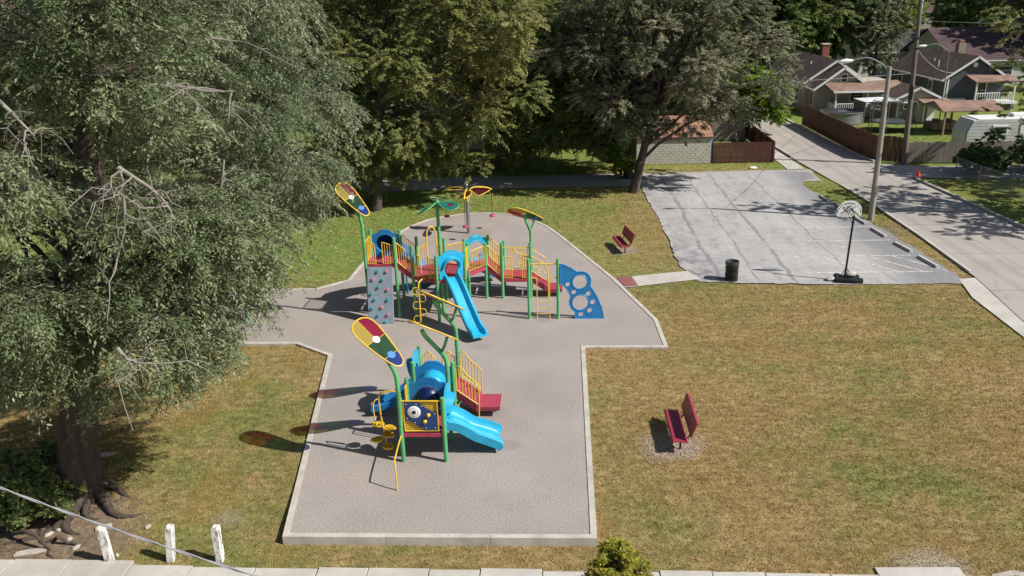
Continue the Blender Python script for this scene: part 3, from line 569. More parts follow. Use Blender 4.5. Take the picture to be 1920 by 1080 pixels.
# ================================================================ small play structure
S = thing('play_structure', (-3.9, 21.9, 0), 'small low play structure with double cyan slide and navy play panel', 'playground')
X0, X1, Ya, Yb, Yc, Yd = -4.47, -3.25, 20.17, 21.39, 22.5, 23.7
for x, y in ((X1, Ya), (X0, Yb), (X0, Yc), (X1, Yc), (X0, Yd)): post(S, x, y, 2.03)
wingpole(S, X0, Ya, [(X0, Ya, 2.3), (X0-.03, Ya, 2.75), (X0-.16, Ya-.05, 3.1), (X0-.33, Ya-.12, 3.45), (X0-.42, Ya-.16, 3.7)], [[(X0-.16, Ya-.05, 3.1), (X0-.05, Ya-.2, 3.25), (X0+.02, Ya-.3, 3.42)]])
wingpole(S, X1, Yb, [(X1, Yb, 2.3), (X1-.05, Yb-.02, 2.7), (X1-.25, Yb-.22, 3.1), (X1-.45, Yb-.55, 3.55), (X1-.52, Yb-.72, 3.82)], [[(X1-.13, Yb-.1, 2.9), (X1-.02, Yb-.22, 3.1), (X1+.08, Yb-.2, 3.4)]])
wingpole(S, X1, Yd, [(X1, Yd, 2.3), (X1-.05, Yd-.02, 2.7), (X1-.25, Yd-.22, 3.1), (X1-.45, Yd-.55, 3.55), (X1-.52, Yd-.72, 3.82)], [[(X1-.13, Yd-.1, 2.9), (X1-.02, Yd-.22, 3.1), (X1+.08, Yd-.2, 3.4)]])
wing(S, (-4.83, 20.0, 3.76), (1.22, -.6, -1.01), (.36, -.41, .84))
wing(S, (-3.46, 20.9, 3.72), (1.09, .97, -.96), (.36, .414, .836))
wing(S, (-3.54, 23.25, 3.72), (1.09, .97, -.96), (.36, .414, .836))
deck(S, [(X0, Ya), (X1, Ya), (X1, Yb), (X0, Yb)], .93); deck(S, [(X0, Yc), (X1, Yc), (X1, Yd), (X0, Yd)], .93)
# navy play panel in a yellow frame
pw = .94; ox = X0+.12
mb = MB(); mb.tube([(ox, Ya-.02, 1.0), (ox+pw, Ya-.02, 1.0), (ox+pw, Ya-.02, 1.93), (ox, Ya-.02, 1.93)], .024, 7, closed=True); pf = mb.build('panel_frame', 'yellow_paint', S, True)
mb = MB(); mb.tube([(X0, Ya-.02, 1.93), (X1, Ya-.02, 1.93)], .022, 7); mb.build('top_bar', 'yellow_paint', pf, True)
mb = MB(); mb.prism([(.02, .02), (pw-.02, .02), (pw-.02, .91), (.02, .91)], (ox, Ya+.005, 1.0), (1, 0, 0), (0, 0, 1), .018); mb.build('grid_plate', 'yellow_grid', pf)
mb = MB(); mb.prism([(.03, .33), (.2, .30), (.33, .18), (.5, .08), (.62, .03), (pw-.03, .03), (pw-.03, .58), (.78, .62), (.62, .72), (.48, .84), (.4, .89), (.03, .89)], (ox, Ya-.03, 1.0), (1, 0, 0), (0, 0, 1), .02); pn = mb.build('play_panel', 'navy_panel', pf)
RY = Matrix.Rotation(R(90), 3, 'X')
for r0, r1, d_, m, nm in ((.0, .185, .016, 'white_plastic', 'dial'), (.0, .055, .026, 'black_metal', 'dial_hub')):
    mb = MB(); mb.lathe([(r1, 0), (r1, d_), (r1*.96, d_+.004)], (ox+.29, Ya-.04, 1.60), 26, RY); mb.build(nm, m, pn, True)
for a in range(12):
    mb = MB(); mb.lathe([(.012, 0), (.012, .024)], (ox+.29+.125*math.cos(a*R(30)), Ya-.04, 1.60+.125*math.sin(a*R(30))), 8, RY); mb.build('dial_dot', 'grey_steel', pn)
for x, z in ((.69, .51), (.58, .31)):
    mb = MB(); mb.lathe([(.052, 0), (.058, .02), (.05, .05), (.03, .065)], (ox+x, Ya-.04, 1.0+z), 14, RY); mb.build('knob', 'yellow_paint', pn, True)
for x, z in ((.08, .84), (.08, .4), (.86, .1), (.86, .54), (.6, .1), (.36, .84), (.5, .78), (.3, .27)):
    mb = MB(); mb.lathe([(.012, 0), (.01, .016)], (ox+x, Ya-.04, 1.0+z), 8, RY); mb.build('bolt', 'white_plastic', pn)
# tunnel between the decks
tunnelpanel(S, (X0+.61, Yb, .93), (1, 0, 0)); tunnelpanel(S, (X0+.61, Yc, .93), (1, 0, 0))
mb = MB(); Q = Matrix.Rotation(R(-90), 3, 'X'); nr = 26; vs = []; fs = []
for y in (Yb, Yb+.3, Yc-.3, Yc):
    for rr in (.385, .365): vs += [((X0+.61)+rr*math.cos(a*2*math.pi/nr), y, 1.39+rr*math.sin(a*2*math.pi/nr)) for a in range(nr)]
for i in range(3):
    for k in range(nr):
        k2 = (k+1) % nr; b0, b1 = i*2*nr, (i+1)*2*nr; fs += [(b0+k, b0+k2, b1+k2, b1+k), (b0+nr+k2, b0+nr+k, b1+nr+k, b1+nr+k2)]
mb.add(vs, fs); tn = mb.build('tunnel', 'cyan_plastic', S, True)
mb = MB(); mb.tube(arc((X0+.61, Yb+.55, 1.39), .395, 0, 2*math.pi, 26, (1, 0, 0), (0, 0, 1))[:-1], .025, 6, closed=True); mb.build('seam_ring', 'cyan_plastic', tn, True)
# bubble window leaning in front of the tunnel mouth
mb = MB(); mb.lathe([(.36, 0), (.33, .08), (.25, .17), (.13, .225), (.02, .24)], (X0+.61, Yb-.03, 1.39), 24, RY); mb.build('bubble_window', 'bubble_dark', S, True)
# double wave slide to the east
hoodpanel(S, (X1+.03, (Ya+Yb)/2, .95), (0, 1, 0), (1, 0, 0))
ps = smoothpath([(X1-.02, 20.85, .95), (X1+.15, 20.87, .93), (X1+.42, 20.92, .76), (X1+.72, 20.98, .52), (X1+.98, 21.03, .40), (X1+1.2, 21.06, .3), (X1+1.36, 21.08, .22), (X1+1.46, 21.09, .12)], 5)
chute(S, ps, 1.02, .23, True, name='double_slide')
mb = MB(); mb.tube([(X1+1.1, 21.03, -.05), (X1+1.1, 21.03, .28)], .05, 10); mb.build('slide_leg', 'green_paint', S, True)
# single slide to the west with its hood
hoodpanel(S, (X0-.03, (Yc+Yd)/2, .95), (0, -1, 0), (-1, 0, 0), 'cyan_plastic')
chute(S, smoothpath([(X0+.02, 23.1, .95), (X0-.2, 23.1, .9), (X0-.55, 23.08, .62), (X0-.95, 23.05, .36), (X0-1.3, 23.02, .27), (X0-1.5, 23.0, .26)], 5), .6, .17, False, 'blue_plastic')
# steps and transfer platform to the east
steps(S, X1+.02, -2.55, Yc+.15, Yd-.1, .93, .40, 3)
mb = MB(); mb.box((-2.22, 23.13, .36), (.70, .86, .08)); mb.build('transfer_platform', 'deck_grid', S, bevel=.012)
mb = MB(); mb.box((-2.22, 23.13, .28), (.66, .82, .08)); mb.build('platform_skirt', 'red_deck', S)
for x in (-2.42, -2.02): mb = MB(); mb.tube([(x, 23.13, -.05), (x, 23.13, .26)], .05, 10); mb.build('platform_leg', 'green_paint', S, True)
for y in (Yc+.1, Yd-.03):
    A, B = Vector((X1+.07, y, 1.02)), Vector((-2.53, y, .52)); lp = [A, A+Vector((0, 0, .78)), A+Vector((.12, 0, .83)), A.lerp(B, .5)+Vector((0, 0, .78)), B+Vector((-.08, 0, .78)), B+Vector((.02, 0, .68)), B+Vector((.03, 0, .1)), B+Vector((0, 0, -.5))]
    mb = MB(); mb.tube(lp, .02, 7); fr = mb.build('railing', 'yellow_paint', S, True); mb = MB(); mb.tube([A, B], .017, 7); mb.build('bottom_rail', 'yellow_paint', fr, True)
    for k in range(1, 7):
        p = A.lerp(B, k/7); mb = MB(); mb.tube([p, p+Vector((0, 0, .78))], .014, 6); mb.build('baluster', 'yellow_paint', fr, True)
bump_ = lambda u: .82+.25*math.sin(u*math.pi)**2
railing(S, (X0+.1, Yd), (X0+.48, Yd), 1.0, 1.0, .78, 3, bump_); railing(S, (X1-.48, Yd), (X1-.1, Yd), 1.0, 1.0, .78, 3, bump_)
# leaf-step climber on the west side of the front deck
railing(S, (X0, Ya+.08), (X0, Ya+.3), 1.0, 1.0, .86, 1); railing(S, (X0, Yb-.3), (X0, Yb-.08), 1.0, 1.0, .86, 1)
cl = [(X0, Ya+.3, 1.95), (X0-.15, Ya+.32, 2.05), (X0-.52, Ya+.4, 2.0), (X0-.66, Ya+.45, 1.82), (X0-.66, Ya+.48, 1.2), (X0-.6, Ya+.5, .6), (X0-.55, Ya+.52, -.05)]
mb = MB(); mb.tube(smoothpath(cl, 4), .024, 7); st = mb.build('climber_stem', 'yellow_paint', S, True)
mb = MB(); mb.tube(smoothpath([(X0-.66, Ya+.46, 1.75), (X0-.78, Ya+.42, 1.72), (X0-.84, Ya+.4, 1.5), (X0-.8, Ya+.42, .95), (X0-.7, Ya+.47, .85), (X0-.63, Ya+.49, .9)], 4), .018, 7); mb.build('grab_bar', 'yellow_paint', st, True)
for k, (dx, dy, z, a) in enumerate(((-.2, .1, .84, 170), (.16, .0, .78, -10), (.14, -.12, .62, -25), (-.22, -.1, .46, 195), (.12, -.22, .3, -40))): leafplate(st, (X0-.6+dx, Ya+.5+dy, z), R(a), .36, .17)
# bent balance rail running out from the front corner post
mb = MB(); mb.tube(smoothpath([(X0, Ya-.06, .86), (X0+.0, Ya-.5, .84), (X0+.03, 18.9, .8), (X0+.05, 18.82, .72), (X0+.07, 18.75, .4), (X0+.08, 18.72, -.05)], 4), .022, 7); mb.build('balance_rail', 'yellow_paint', S, True)

# ================================================================ large play structure
L_ = thing('play_structure', (-4.8, 32.2, 0), 'large tall play structure with grey climbing wall and long blue slide', 'playground')
lx0, lx1, ly0, ly1 = -7.80, -6.58, 31.2, 32.42; zL, zH, zM, zR = 2.30, 1.80, 1.45, .88
hc = (-4.84, 31.8); hexp = [(hc[0]+1.22*math.cos(R(30+60*k)), hc[1]+1.22*math.sin(R(30+60*k))) for k in range(6)]   # 0 NE,1 N,2 NW,3 SW,4 S,5 SE
q9, q11, q14, q12, q13, q15, q16 = (-4.12, 33.95), (-3.14, 33.38), (-3.12, 34.6), (-2.44, 33.37), (-2.43, 34.57), (-1.22, 33.36), (-1.22, 34.57)
post(L_, lx1, ly0, 3.43); post(L_, lx0, ly1, 3.42); post(L_, lx1, ly1, 3.42)
for k, tz in ((0, 2.8), (1, 2.85), (2, 3.1), (3, 3.1), (4, 2.86), (5, 2.86)): post(L_, *hexp[k], tz)
for q, tz in ((q9, 2.55), (q11, 2.5), (q14, 2.5), (q12, 2.5), (q13, 2.25), (q15, 2.52)): post(L_, *q, tz)
wingpole(L_, lx0, ly0, [(lx0, ly0, 3.4), (lx0-.01, ly0, 4.0), (lx0-.1, ly0-.05, 4.45), (lx0-.2, ly0-.1, 4.75), (lx0-.25, ly0-.12, 4.95)], [[(lx0-.1, ly0-.05, 4.45), (lx0+.02, ly0-.2, 4.55), (lx0+.1, ly0-.3, 4.68)]])
wing(L_, (-8.0, 31.0, 5.05), (1.22, -.6, -1.15), (.36, -.41, .84))
wingpole(L_, *q16, [(q16[0], q16[1], 2.2), (q16[0]-.02, q16[1], 2.65), (q16[0]-.12, q16[1]-.1, 2.95), (q16[0]-.2, q16[1]-.12, 3.2), (q16[0]-.26, q16[1]-.1, 3.42)], [[(q16[0]-.03, q16[1]-.02, 2.72), (q16[0]+.1, q16[1]+.05, 2.95), (q16[0]+.14, q16[1]+.1, 3.2)]])
wing(L_, (-1.4, 34.5, 3.42), (.84, .42, -.42), (.36, .72, .6))
deck(L_, [(lx0, ly0), (lx1, ly0), (lx1, ly1), (lx0, ly1)], zL); deck(L_, hexp, zH); deck(L_, [hexp[0], q11, q14, q9, hexp[1]], zM); deck(L_, [q12, q15, q16, q13], zR)
# climbing wall
wb, wt = Vector((0, 30.56, 0)), Vector((0, 31.1, 2.24)); up = (wt-wb).normalized(); wl_ = (wt-wb).length; nrm_ = Vector((1, 0, 0)).cross(up)
wall_ = None
for k in range(2):
    o = wb+up*(wl_*(.25+.5*k)); hh = wl_*.25-.008; mb = MB(); mb.prism([(-7.74, -hh), (-6.70, -hh), (-6.70, hh), (-7.74, hh)], (0, o.y, o.z), (1, 0, 0), up, .06); wall_ = mb.build('climbing_wall', 'rock_panel', L_, bevel=.015)
    for x, y, c in [((327-265)/148, (672-642)/380, 'c'), ((380-265)/148, .08, 'p'), (.23, .215, 'p'), (.6, .225, 'c'), (.43, .355, 'c'), (.79, .4, 'p'), (.14, .475, 'c'), (.27, .575, 'c'), (.78, .58, 'c'), (.16, .73, 'c'), (.54, .71, 'p'), (.385, .855, 'c'), (.78, .84, 'p'), (.13, .965, 'c'), (.68, .975, 'c')]:
        v_ = 1-y
        if (v_ >= .5) != (k == 1): continue
        p = wb+up*(wl_*v_)-nrm_*(-.03 if nrm_.y < 0 else .03)+Vector((-7.74+1.04*x, 0, 0)); n3_ = nrm_ if nrm_.y < 0 else -nrm_
        Mh = n3_.to_track_quat('Z', 'Y').to_matrix() @ Matrix.Rotation(x*9, 3, 'Z'); mb = MB(); mb.lathe([(.055, 0), (.066, .03), (.055, .065), (.03, .07), (.022, .045)], p, 9, Mh)
        mb.build('climbing_hold', 'hold_cyan' if c == 'c' else 'hold_pink', wall_, True)
# barriers of the high deck
railing(L_, (lx0+.1, ly0), (lx0+.42, ly0), zL+.05, zL+.05, .85, 3, lambda u: .9+.25*u*(1-u)*4*.5); railing(L_, (lx1-.5, ly0), (lx1-.1, ly0), zL+.05, zL+.05, .85, 3, lambda u: 1.05-.15*u)
railing(L_, (lx0, ly0+.1), (lx0, ly1-.1), zL+.05, zL+.05, .85, 8)
tunnelpanel(L_, ((lx0+lx1)/2, ly1, zL), (1, 0, 0), .40, .5)
tp = smoothpath([(-7.19, 32.42, zL+.5), (-7.19, 32.95, zL+.45), (-7.1, 33.5, 2.35), (-6.85, 34.0, 1.85), (-6.5, 34.3, 1.35), (-6.2, 34.5, .9), (-6.05, 34.8, .62)], 4); mb = MB(); mb.tube(tp, .41, 20, cap=False); tb_ = mb.build('tube_slide', 'blue_plastic', L_, True)
for i in (4, 8, 12, 16, 20): mb = MB(); t0 = (Vector(tp[i+1])-Vector(tp[i-1])).normalized(); e1 = t0.orthogonal().normalized(); mb.tube(arc(tp[i], .42, 0, 2*math.pi, 20, e1, t0.cross(e1))[:-1], .022, 6, closed=True); mb.build('seam_ring', 'blue_plastic', tb_, True)
chute(L_, smoothpath([(-6.06, 34.75, .32), (-5.98, 35.1, .26), (-5.95, 35.5, .25)], 4), .7, .2, False, 'blue_plastic', name='slide_exit')
mb = MB(); mb.tube([(-6.75, 34.1, -.05), (-6.75, 34.1, 1.3)], .045, 10); mb.build('slide_leg', 'blue_plastic', L_, True)
# ramped steps high deck -> hexagon deck
steps(L_, lx1+.02, hexp[3][0]-.02, ly0+.02, ly1-.02, zL, zH, 3)
for y in (ly0, ly1): railing(L_, (lx1+.08, y), (hexp[3][0]-.08, y), zL+.12, zH+.12, .80, 5, None, .019, 'yellow_paint')
# hexagon deck
def edge(a, b, u): return (a[0]+(b[0]-a[0])*u, a[1]+(b[1]-a[1])*u)
sw, s_, se, ne, no, nw = hexp[3], hexp[4], hexp[5], hexp[0], hexp[1], hexp[2]
railing(L_, edge(sw, s_, .08), edge(sw, s_, .36), zH+.05, zH+.05, .85, 3, lambda u: 1.05-.12*abs(u-.4)); railing(L_, edge(sw, s_, .66), edge(sw, s_, .92), zH+.05, zH+.05, .85, 3, lambda u: 1.05-.12*u)
railing(L_, edge(nw, no, .06), edge(nw, no, .36), zH+.05, zH+.05, .85, 3, lambda u: .88+.15*u); railing(L_, edge(nw, no, .72), edge(nw, no, .94), zH+.05, zH+.05, .85, 2, lambda u: 1-.12*u)
for dy in (0, .14):
    a, b = Vector((*edge(nw, no, .36), zH)), Vector((*edge(nw, no, .72), zH)); a.y += dy; b.y += dy; mid = (a+b)/2; mb = MB(); mb.tube(smoothpath([a, a+Vector((.0, 0, .9)), a.lerp(b, .12)+Vector((0, 0, 1.45)), mid+Vector((0, 0, 1.62)), a.lerp(b, .88)+Vector((0, 0, 1.45)), b+Vector((0, 0, .9)), b], 5), .022, 7); mb.build('entry_arch', 'yellow_paint', L_, True)
railing(L_, edge(se, ne, .06), edge(se, ne, .94), zH+.05, zH+.05, .85, 8)
railing(L_, edge(no, q9, .06), edge(no, q9, .94), zM+.2, zM+.1, .85, 9, None, .018); railing(L_, edge(ne, q11, .06), edge(ne, q11, .94), zM+.1, zM+.1, .85, 9, None, .018)
mo = edge(s_, se, .5); dv = Vector((.5, -.866, 0)); ev = Vector((.866, .5, 0))
hoodpanel(L_, (mo[0]+dv.x*.03, mo[1]+dv.y*.03, zH+.02), ev, dv)
def sp(d, z): return (mo[0]+dv.x*d, mo[1]+dv.y*d, z)
chute(L_, smoothpath([sp(-.02, zH+.02), sp(.15, zH), sp(.6, 1.48), sp(1.2, .98), sp(1.75, .56), sp(2.1, .34), sp(2.4, .26), sp(2.62, .25)], 5), .58, .2, False, 'cyan_plastic', name='long_slide')
mb = MB(); mb.tube([sp(1.7, -.05), sp(1.7, .52)], .05, 10); mb.build('slide_leg', 'green_paint', L_, True)
# loop-rung climber at the gap on the south-west side
cx, cy = edge(sw, s_, .5); cx -= .22; cy -= .38
mb = MB(); mb.tube(smoothpath([(cx+.2, cy+.36, zH+.02), (cx+.08, cy+.15, zH), (cx, cy, zH-.15), (cx, cy, 1.0), (cx, cy, -.05)], 4), .032, 8); stm = mb.build('climber_stem', 'yellow_paint', L_, True)
for k in range(5):
    z = .2+.3*k; sg = 1 if k % 2 else -1; mb = MB(); mb.tube(smoothpath([(cx, cy, z+.14), (cx+sg*.2, cy-.03, z+.14), (cx+sg*.26, cy-.05, z), (cx+sg*.2, cy-.03, z-.14), (cx, cy, z-.14)], 3), .018, 6); mb.build('loop_rung', 'yellow_paint', stm, True)
# three-leaf canopy pole through the hexagon deck
mb = MB(); mb.tube([(hc[0], hc[1], -.05), (hc[0], hc[1], 4.72)], .07, 14); cp = mb.build('canopy_pole', 'green_paint', L_, True)
LF = [(0, 0), (.22, .16), (.5, .32), (.78, .33), (.92, .2), (.95, 0), (.9, -.2), (.75, -.3), (.45, -.28), (.2, -.14)]
for a, tl, m1 in ((R(-25), -.18, 'panel_teal'), (R(95), -.1, 'panel_red'), (R(215), -.42, 'panel_green')):
    ex = Vector((math.cos(a), math.sin(a), tl)).normalized(); ey = Vector((-math.sin(a), math.cos(a), .25)).normalized(); o = Vector((hc[0], hc[1], 4.72)); mb = MB(); mb.tube([o+ex*x+ey*y for x, y in LF], .024, 7, closed=True); lf = mb.build('canopy_leaf', 'green_paint', cp, True)
    mb = MB(); mb.prism([(x*.97+.01, y*.96) for x, y in LF], o, ex, ey, .008); mb.build('tinted_pane', m1, lf) if False else mb.build('tinted_pane', m1, cp)
    mb = MB(); mb.prism([(.6+.12*math.cos(k*R(30)), .05+.12*math.sin(k*R(30))) for k in range(12)], o, ex, ey, .02); mb.build('disc', 'panel_red' if m1 != 'panel_red' else 'panel_blue', cp)
    mb = MB(); mb.tube([o, o+ex*.93], .014, 6); mb.build('leaf_rib', 'green_paint', cp)
mb = MB(); mb.lathe([(.09, -.06), (.1, 0), (.07, .06)], (hc[0], hc[1], 4.74), 14); mb.build('canopy_hub', 'green_paint', cp, True)
# back slide
eb = Vector((q14[0]-q9[0], q14[1]-q9[1], 0)).normalized(); ob_ = Vector((-eb.y, eb.x, 0)); m9 = ((q9[0]+q14[0])/2, (q9[1]+q14[1])/2)
tunnelpanel(L_, (m9[0]+ob_.x*.03, m9[1]+ob_.y*.03, zM+.02), -eb, .38, .46, 'cyan_plastic', 'slide_hood_panel')
chute(L_, smoothpath([(m9[0], m9[1], zM+.02), (m9[0]+ob_.x*.3, m9[1]+ob_.y*.3, 1.32), (m9[0]-.2, m9[1]+.8, .95), (m9[0]+.05, m9[1]+1.25, .55), (m9[0]+.4, m9[1]+1.5, .3), (m9[0]+.7, m9[1]+1.6, .26)], 5), .62, .22, False, 'blue_plastic', name='curved_slide')
# steps to the low deck and from it down to the transfer platform
steps(L_, q11[0]+.02, q12[0]-.02, 33.40, 34.55, zM, zR, 3)
for y in (33.37, 34.58): railing(L_, (q11[0]+.08, y), (q12[0]-.08, y), zM+.12, zR+.14, .85, 6)
mb = MB(); mb.tube([(q12[0], 33.36, 2.3), (q15[0], 33.36, 2.3)], .024, 7); mb.build('top_bar', 'yellow_paint', L_, True)
railing(L_, (q12[0]+.06, 33.36), (q12[0]+.42, 33.36), zR+.06, zR+.06, .95, 3, lambda u: 1-.03*u); railing(L_, (q15[0]-.36, 33.36), (q15[0]-.06, 33.36), zR+.06, zR+.06, .95, 2)
railing(L_, (q13[0]+.06, 34.58), (q16[0]-.06, 34.58), zR+.06, zR+.06, .9, 9)
steps(L_, q15[0]+.02, -.48, 33.42, 34.2, zR, .42, 3)
mb = MB(); mb.box((-.17, 33.8, .37), (.62, .8, .08)); mb.build('transfer_platform', 'deck_grid', L_, bevel=.012)
mb = MB(); mb.box((-.17, 33.8, .285), (.58, .76, .09)); mb.build('platform_skirt', 'red_deck', L_)
for x in (-.35, .02): mb = MB(); mb.tube([(x, 33.8, -.05), (x, 33.8, .25)], .05, 10); mb.build('platform_leg', 'green_paint', L_, True)
for y, x0, r_ in ((33.34, -1.95, .026), (34.28, -1.2, .018)):
    hp = smoothpath([(x0, y, 2.28 if y < 34 else 1.95), (x0+.2, y, 2.06 if y < 34 else 1.9), (-1.15, y, 1.88), (-.72, y, 1.62), (-.54, y, 1.4), (-.48, y, 1.05), (-.47, y, .5), (-.47, y, -.05)], 5); mb = MB(); mb.tube(hp, r_, 7); vr = mb.build('vine_handrail', 'yellow_paint', L_, True)
    if y < 34:
        for cx_, cz_, rr, a0, a1 in ((-1.62, 1.72, .17, 0, 320), (-1.35, 1.55, .13, 90, 400), (-1.0, 1.55, .15, -30, 300), (-.78, 1.28, .14, 40, 350), (-1.75, 1.5, .12, 180, 480), (-.95, 1.22, .12, 0, 270)):
            mb = MB(); mb.tube(arc((cx_, y, cz_), rr, R(a0), R(a1), 12, (1, 0, 0), (0, 0, 1)), .014, 6); mb.build('vine_curl', 'yellow_paint', vr, True)
    mb = MB(); mb.tube([(-1.2, y, 1.25), (-.5, y, .78)], .014, 6); mb.build('lower_rail', 'yellow_paint', vr, True)
# bracing clutter under the decks
for a, b in (((lx1, ly1), nw), ((lx1, ly0), sw)): mb = MB(); mb.tube([(a[0], a[1], 1.5), (b[0], b[1], 1.5)], .02, 6); mb.build('brace', 'green_paint', L_, True)
mb = MB(); mb.tube([(ne[0], ne[1], .3), (ne[0]+.12, ne[1]-.2, .6), (ne[0]-.1, ne[1]-.35, .95), (ne[0]+.1, ne[1]-.5, 1.3), (ne[0], ne[1]-.6, 1.7)], .02, 6); mb.build('coil_climber', 'green_paint', L_, True)

# ================================================================ ladder gate with blue climbing panel
Gt = thing('climbing_frame', (-.6, 30.97, 0), 'ladder between two green posts with a blue holed climbing panel', 'climbing frame')
gx0, gx1, gy_ = -1.22, -.05, 30.97
post(Gt, gx0, gy_, 2.55); post(Gt, gx1, gy_, 2.55)
mb = MB(); mb.tube([(gx0, gy_, 2.33), (gx1, gy_, 2.33)], .028, 8); mb.build('top_bar', 'yellow_paint', Gt, True)
for sg, xs, xp in ((1, -.90, gx0), (-1, -.39, gx1)): mb = MB(); mb.tube(smoothpath([(xp, gy_, 1.74), (xs-.06*sg, gy_, 1.74), (xs, gy_, 1.66), (xs, gy_, 1.2), (xs, gy_, -.05)], 4), .019, 7); mb.build('ladder_rail', 'yellow_paint', Gt, True)
for z in (.22, .48, .74): mb = MB(); mb.tube([(-.90, gy_, z), (-.39, gy_, z)], .015, 6); mb.build('rung', 'yellow_paint', Gt, True)
def bp(px, py): q = V(860+px/4.153, 370+py/4.153, 30.95); return (q[0], q[2])
OUT = [bp(*q) for q in ((790, 517), (830, 527), (875, 550), (920, 582), (955, 577), (990, 585), (1015, 605), (1028, 635), (1026, 672), (1020, 688), (1055, 735), (1085, 790), (1110, 850), (1124, 900), (1130, 942), (905, 942), (905, 890), (880, 868), (865, 835), (862, 805), (875, 775), (862, 745), (835, 705), (812, 682), (788, 672))]
HOLES = [(943, 658, 54), (947, 818, 60), (848, 678, 17), (896, 738, 18), (1008, 750, 19), (1042, 815, 19), (1019, 880, 19), (951, 911, 18)]
from mathutils.geometry import delaunay_2d_cdt
pts = [Vector(p) for p in OUT]; polys = [list(range(len(OUT)))]
for hx, hy, hr in HOLES:
    c = Vector(bp(hx, hy)); rr = hr/4.153*(30.95/1540)*1.11; st_ = len(pts); k_ = 20 if hr > 30 else 12
    pts += [c+Vector((rr*math.cos(a*2*math.pi/k_), rr*math.sin(a*2*math.pi/k_))) for a in range(k_)]; polys.append(list(range(st_, st_+k_)))
vs2, _, fs2, _, _, of = delaunay_2d_cdt(pts, [], polys, 0, 1e-5)
mb = MB(); nv = len(vs2)
def _in(f):
    c = sum((vs2[i] for i in f), Vector((0, 0)))/len(f); return bool(inpoly(np.array([c.x]), np.array([c.y]), OUT)[0]) and not any(bool(inpoly(np.array([c.x]), np.array([c.y]), [pts[i] for i in pl])[0]) for pl in polys[1:])
keep = [f for f in fs2 if _in(f)]
mb.v = [(v.x, 30.92, v.y) for v in vs2]+[(v.x, 30.98, v.y) for v in vs2]; mb.f = [tuple(f) for f in keep]+[tuple(i+nv for i in f[::-1]) for f in keep]
for pl in polys:
    for i in range(len(pl)): a, b = pl[i], pl[(i+1) % len(pl)]; mb.f.append((a, b, b+nv, a+nv))
bpn = mb.build('climbing_panel', 'blue_plastic', Gt)
for hx, hy, hr in HOLES:
    c = bp(hx, hy); rr = hr/4.153*(30.95/1540)*1.11; mb = MB(); mb.tube(arc((c[0], 30.93, c[1]), rr+.015, 0, 2*math.pi, 24, (1, 0, 0), (0, 0, 1))[:-1], .028 if hr > 30 else .018, 6, closed=True); mb.build('hole_rim', 'blue_plastic', bpn, True)
mb = MB(); mb.tube([(x, 30.935, z) for x, z in OUT], .026, 6, closed=True); mb.build('panel_edge', 'blue_plastic', bpn, True)

# ================================================================ spinner with three hanging seats
Sp = thing('spinner', (-4.98, 43.7, 0), 'three-armed yellow winged spinner on a grey post with hanging disc seats', 'spinner'); sx, sy = -4.98, 43.7
mb = MB(); mb.lathe([(.10, -.05), (.10, 1.75), (.07, 1.76), (.07, 2.55), (.03, 2.56), (.03, 2.62)], (sx, sy, 0), 18); mb.build('post', 'grey_steel', Sp, True)
mb = MB(); mb.lathe([(.02, 2.6), (.07, 2.65), (.085, 2.7), (.07, 2.76), (.02, 2.8)], (sx, sy, 0), 14); mb.build('finial', 'grey_steel', Sp, True)
for a, m1, m2 in ((R(30), 'panel_maroon', 'panel_maroon'), (R(150), 'panel_maroon', 'panel_blue'), (R(270), 'panel_maroon', 'panel_maroon')):
    ex = Vector((math.cos(a), math.sin(a), 0)); ey = Vector((-math.sin(a), math.cos(a), 0)); z = Vector((0, 0, 1)); o = Vector((sx, sy, 0)); B_ = lambda x, y, h: o+ex*x+ey*y+z*h
    mb = MB(); mb.tube(smoothpath([B_(.09, 0, 1.8), B_(.13, 0, 2.2), B_(.25, 0, 2.5), B_(.7, 0, 2.52), B_(1.2, 0, 2.42), B_(1.5, 0, 2.28)], 4), .04, 8); ar = mb.build('arm', 'yellow_paint', Sp, True)
    lp = [(.18, .05, 2.44), (.5, .28, 2.46), (.9, .32, 2.40), (1.25, .2, 2.36), (1.42, 0, 2.32), (1.25, -.22, 2.28), (.85, -.36, 2.2), (.5, -.4, 2.12), (.35, -.2, 2.25)]
    mb = MB(); mb.tube([B_(*q) for q in lp], .022, 6, closed=True); mb.build('wing_frame', 'yellow_paint', ar, True)
    for m_, idx in ((m1, (3, 4, 5, 6)), (m2, (0, 1, 7, 8)), (m1, (1, 2, 3, 6, 7))):
        q = [B_(*lp[i]) for i in idx]; mb = MB(); mb.add(q+[v-z*.008 for v in q], [tuple(range(len(q))), tuple(range(2*len(q)-1, len(q)-1, -1))]); mb.build('tinted_pane', m_, ar)
    mb = MB(); mb.tube([B_(1.47, 0, 2.28), B_(1.47, 0, .86)], .015, 6); mb.build('cable', 'black_metal', ar)
    mb = MB(); mb.lathe([(.06, .72), (.15, .74), (.165, .79), (.13, .84), (.03, .87)], B_(1.47, 0, 0), 16); mb.build('disc_seat', 'red_deck', ar, True)

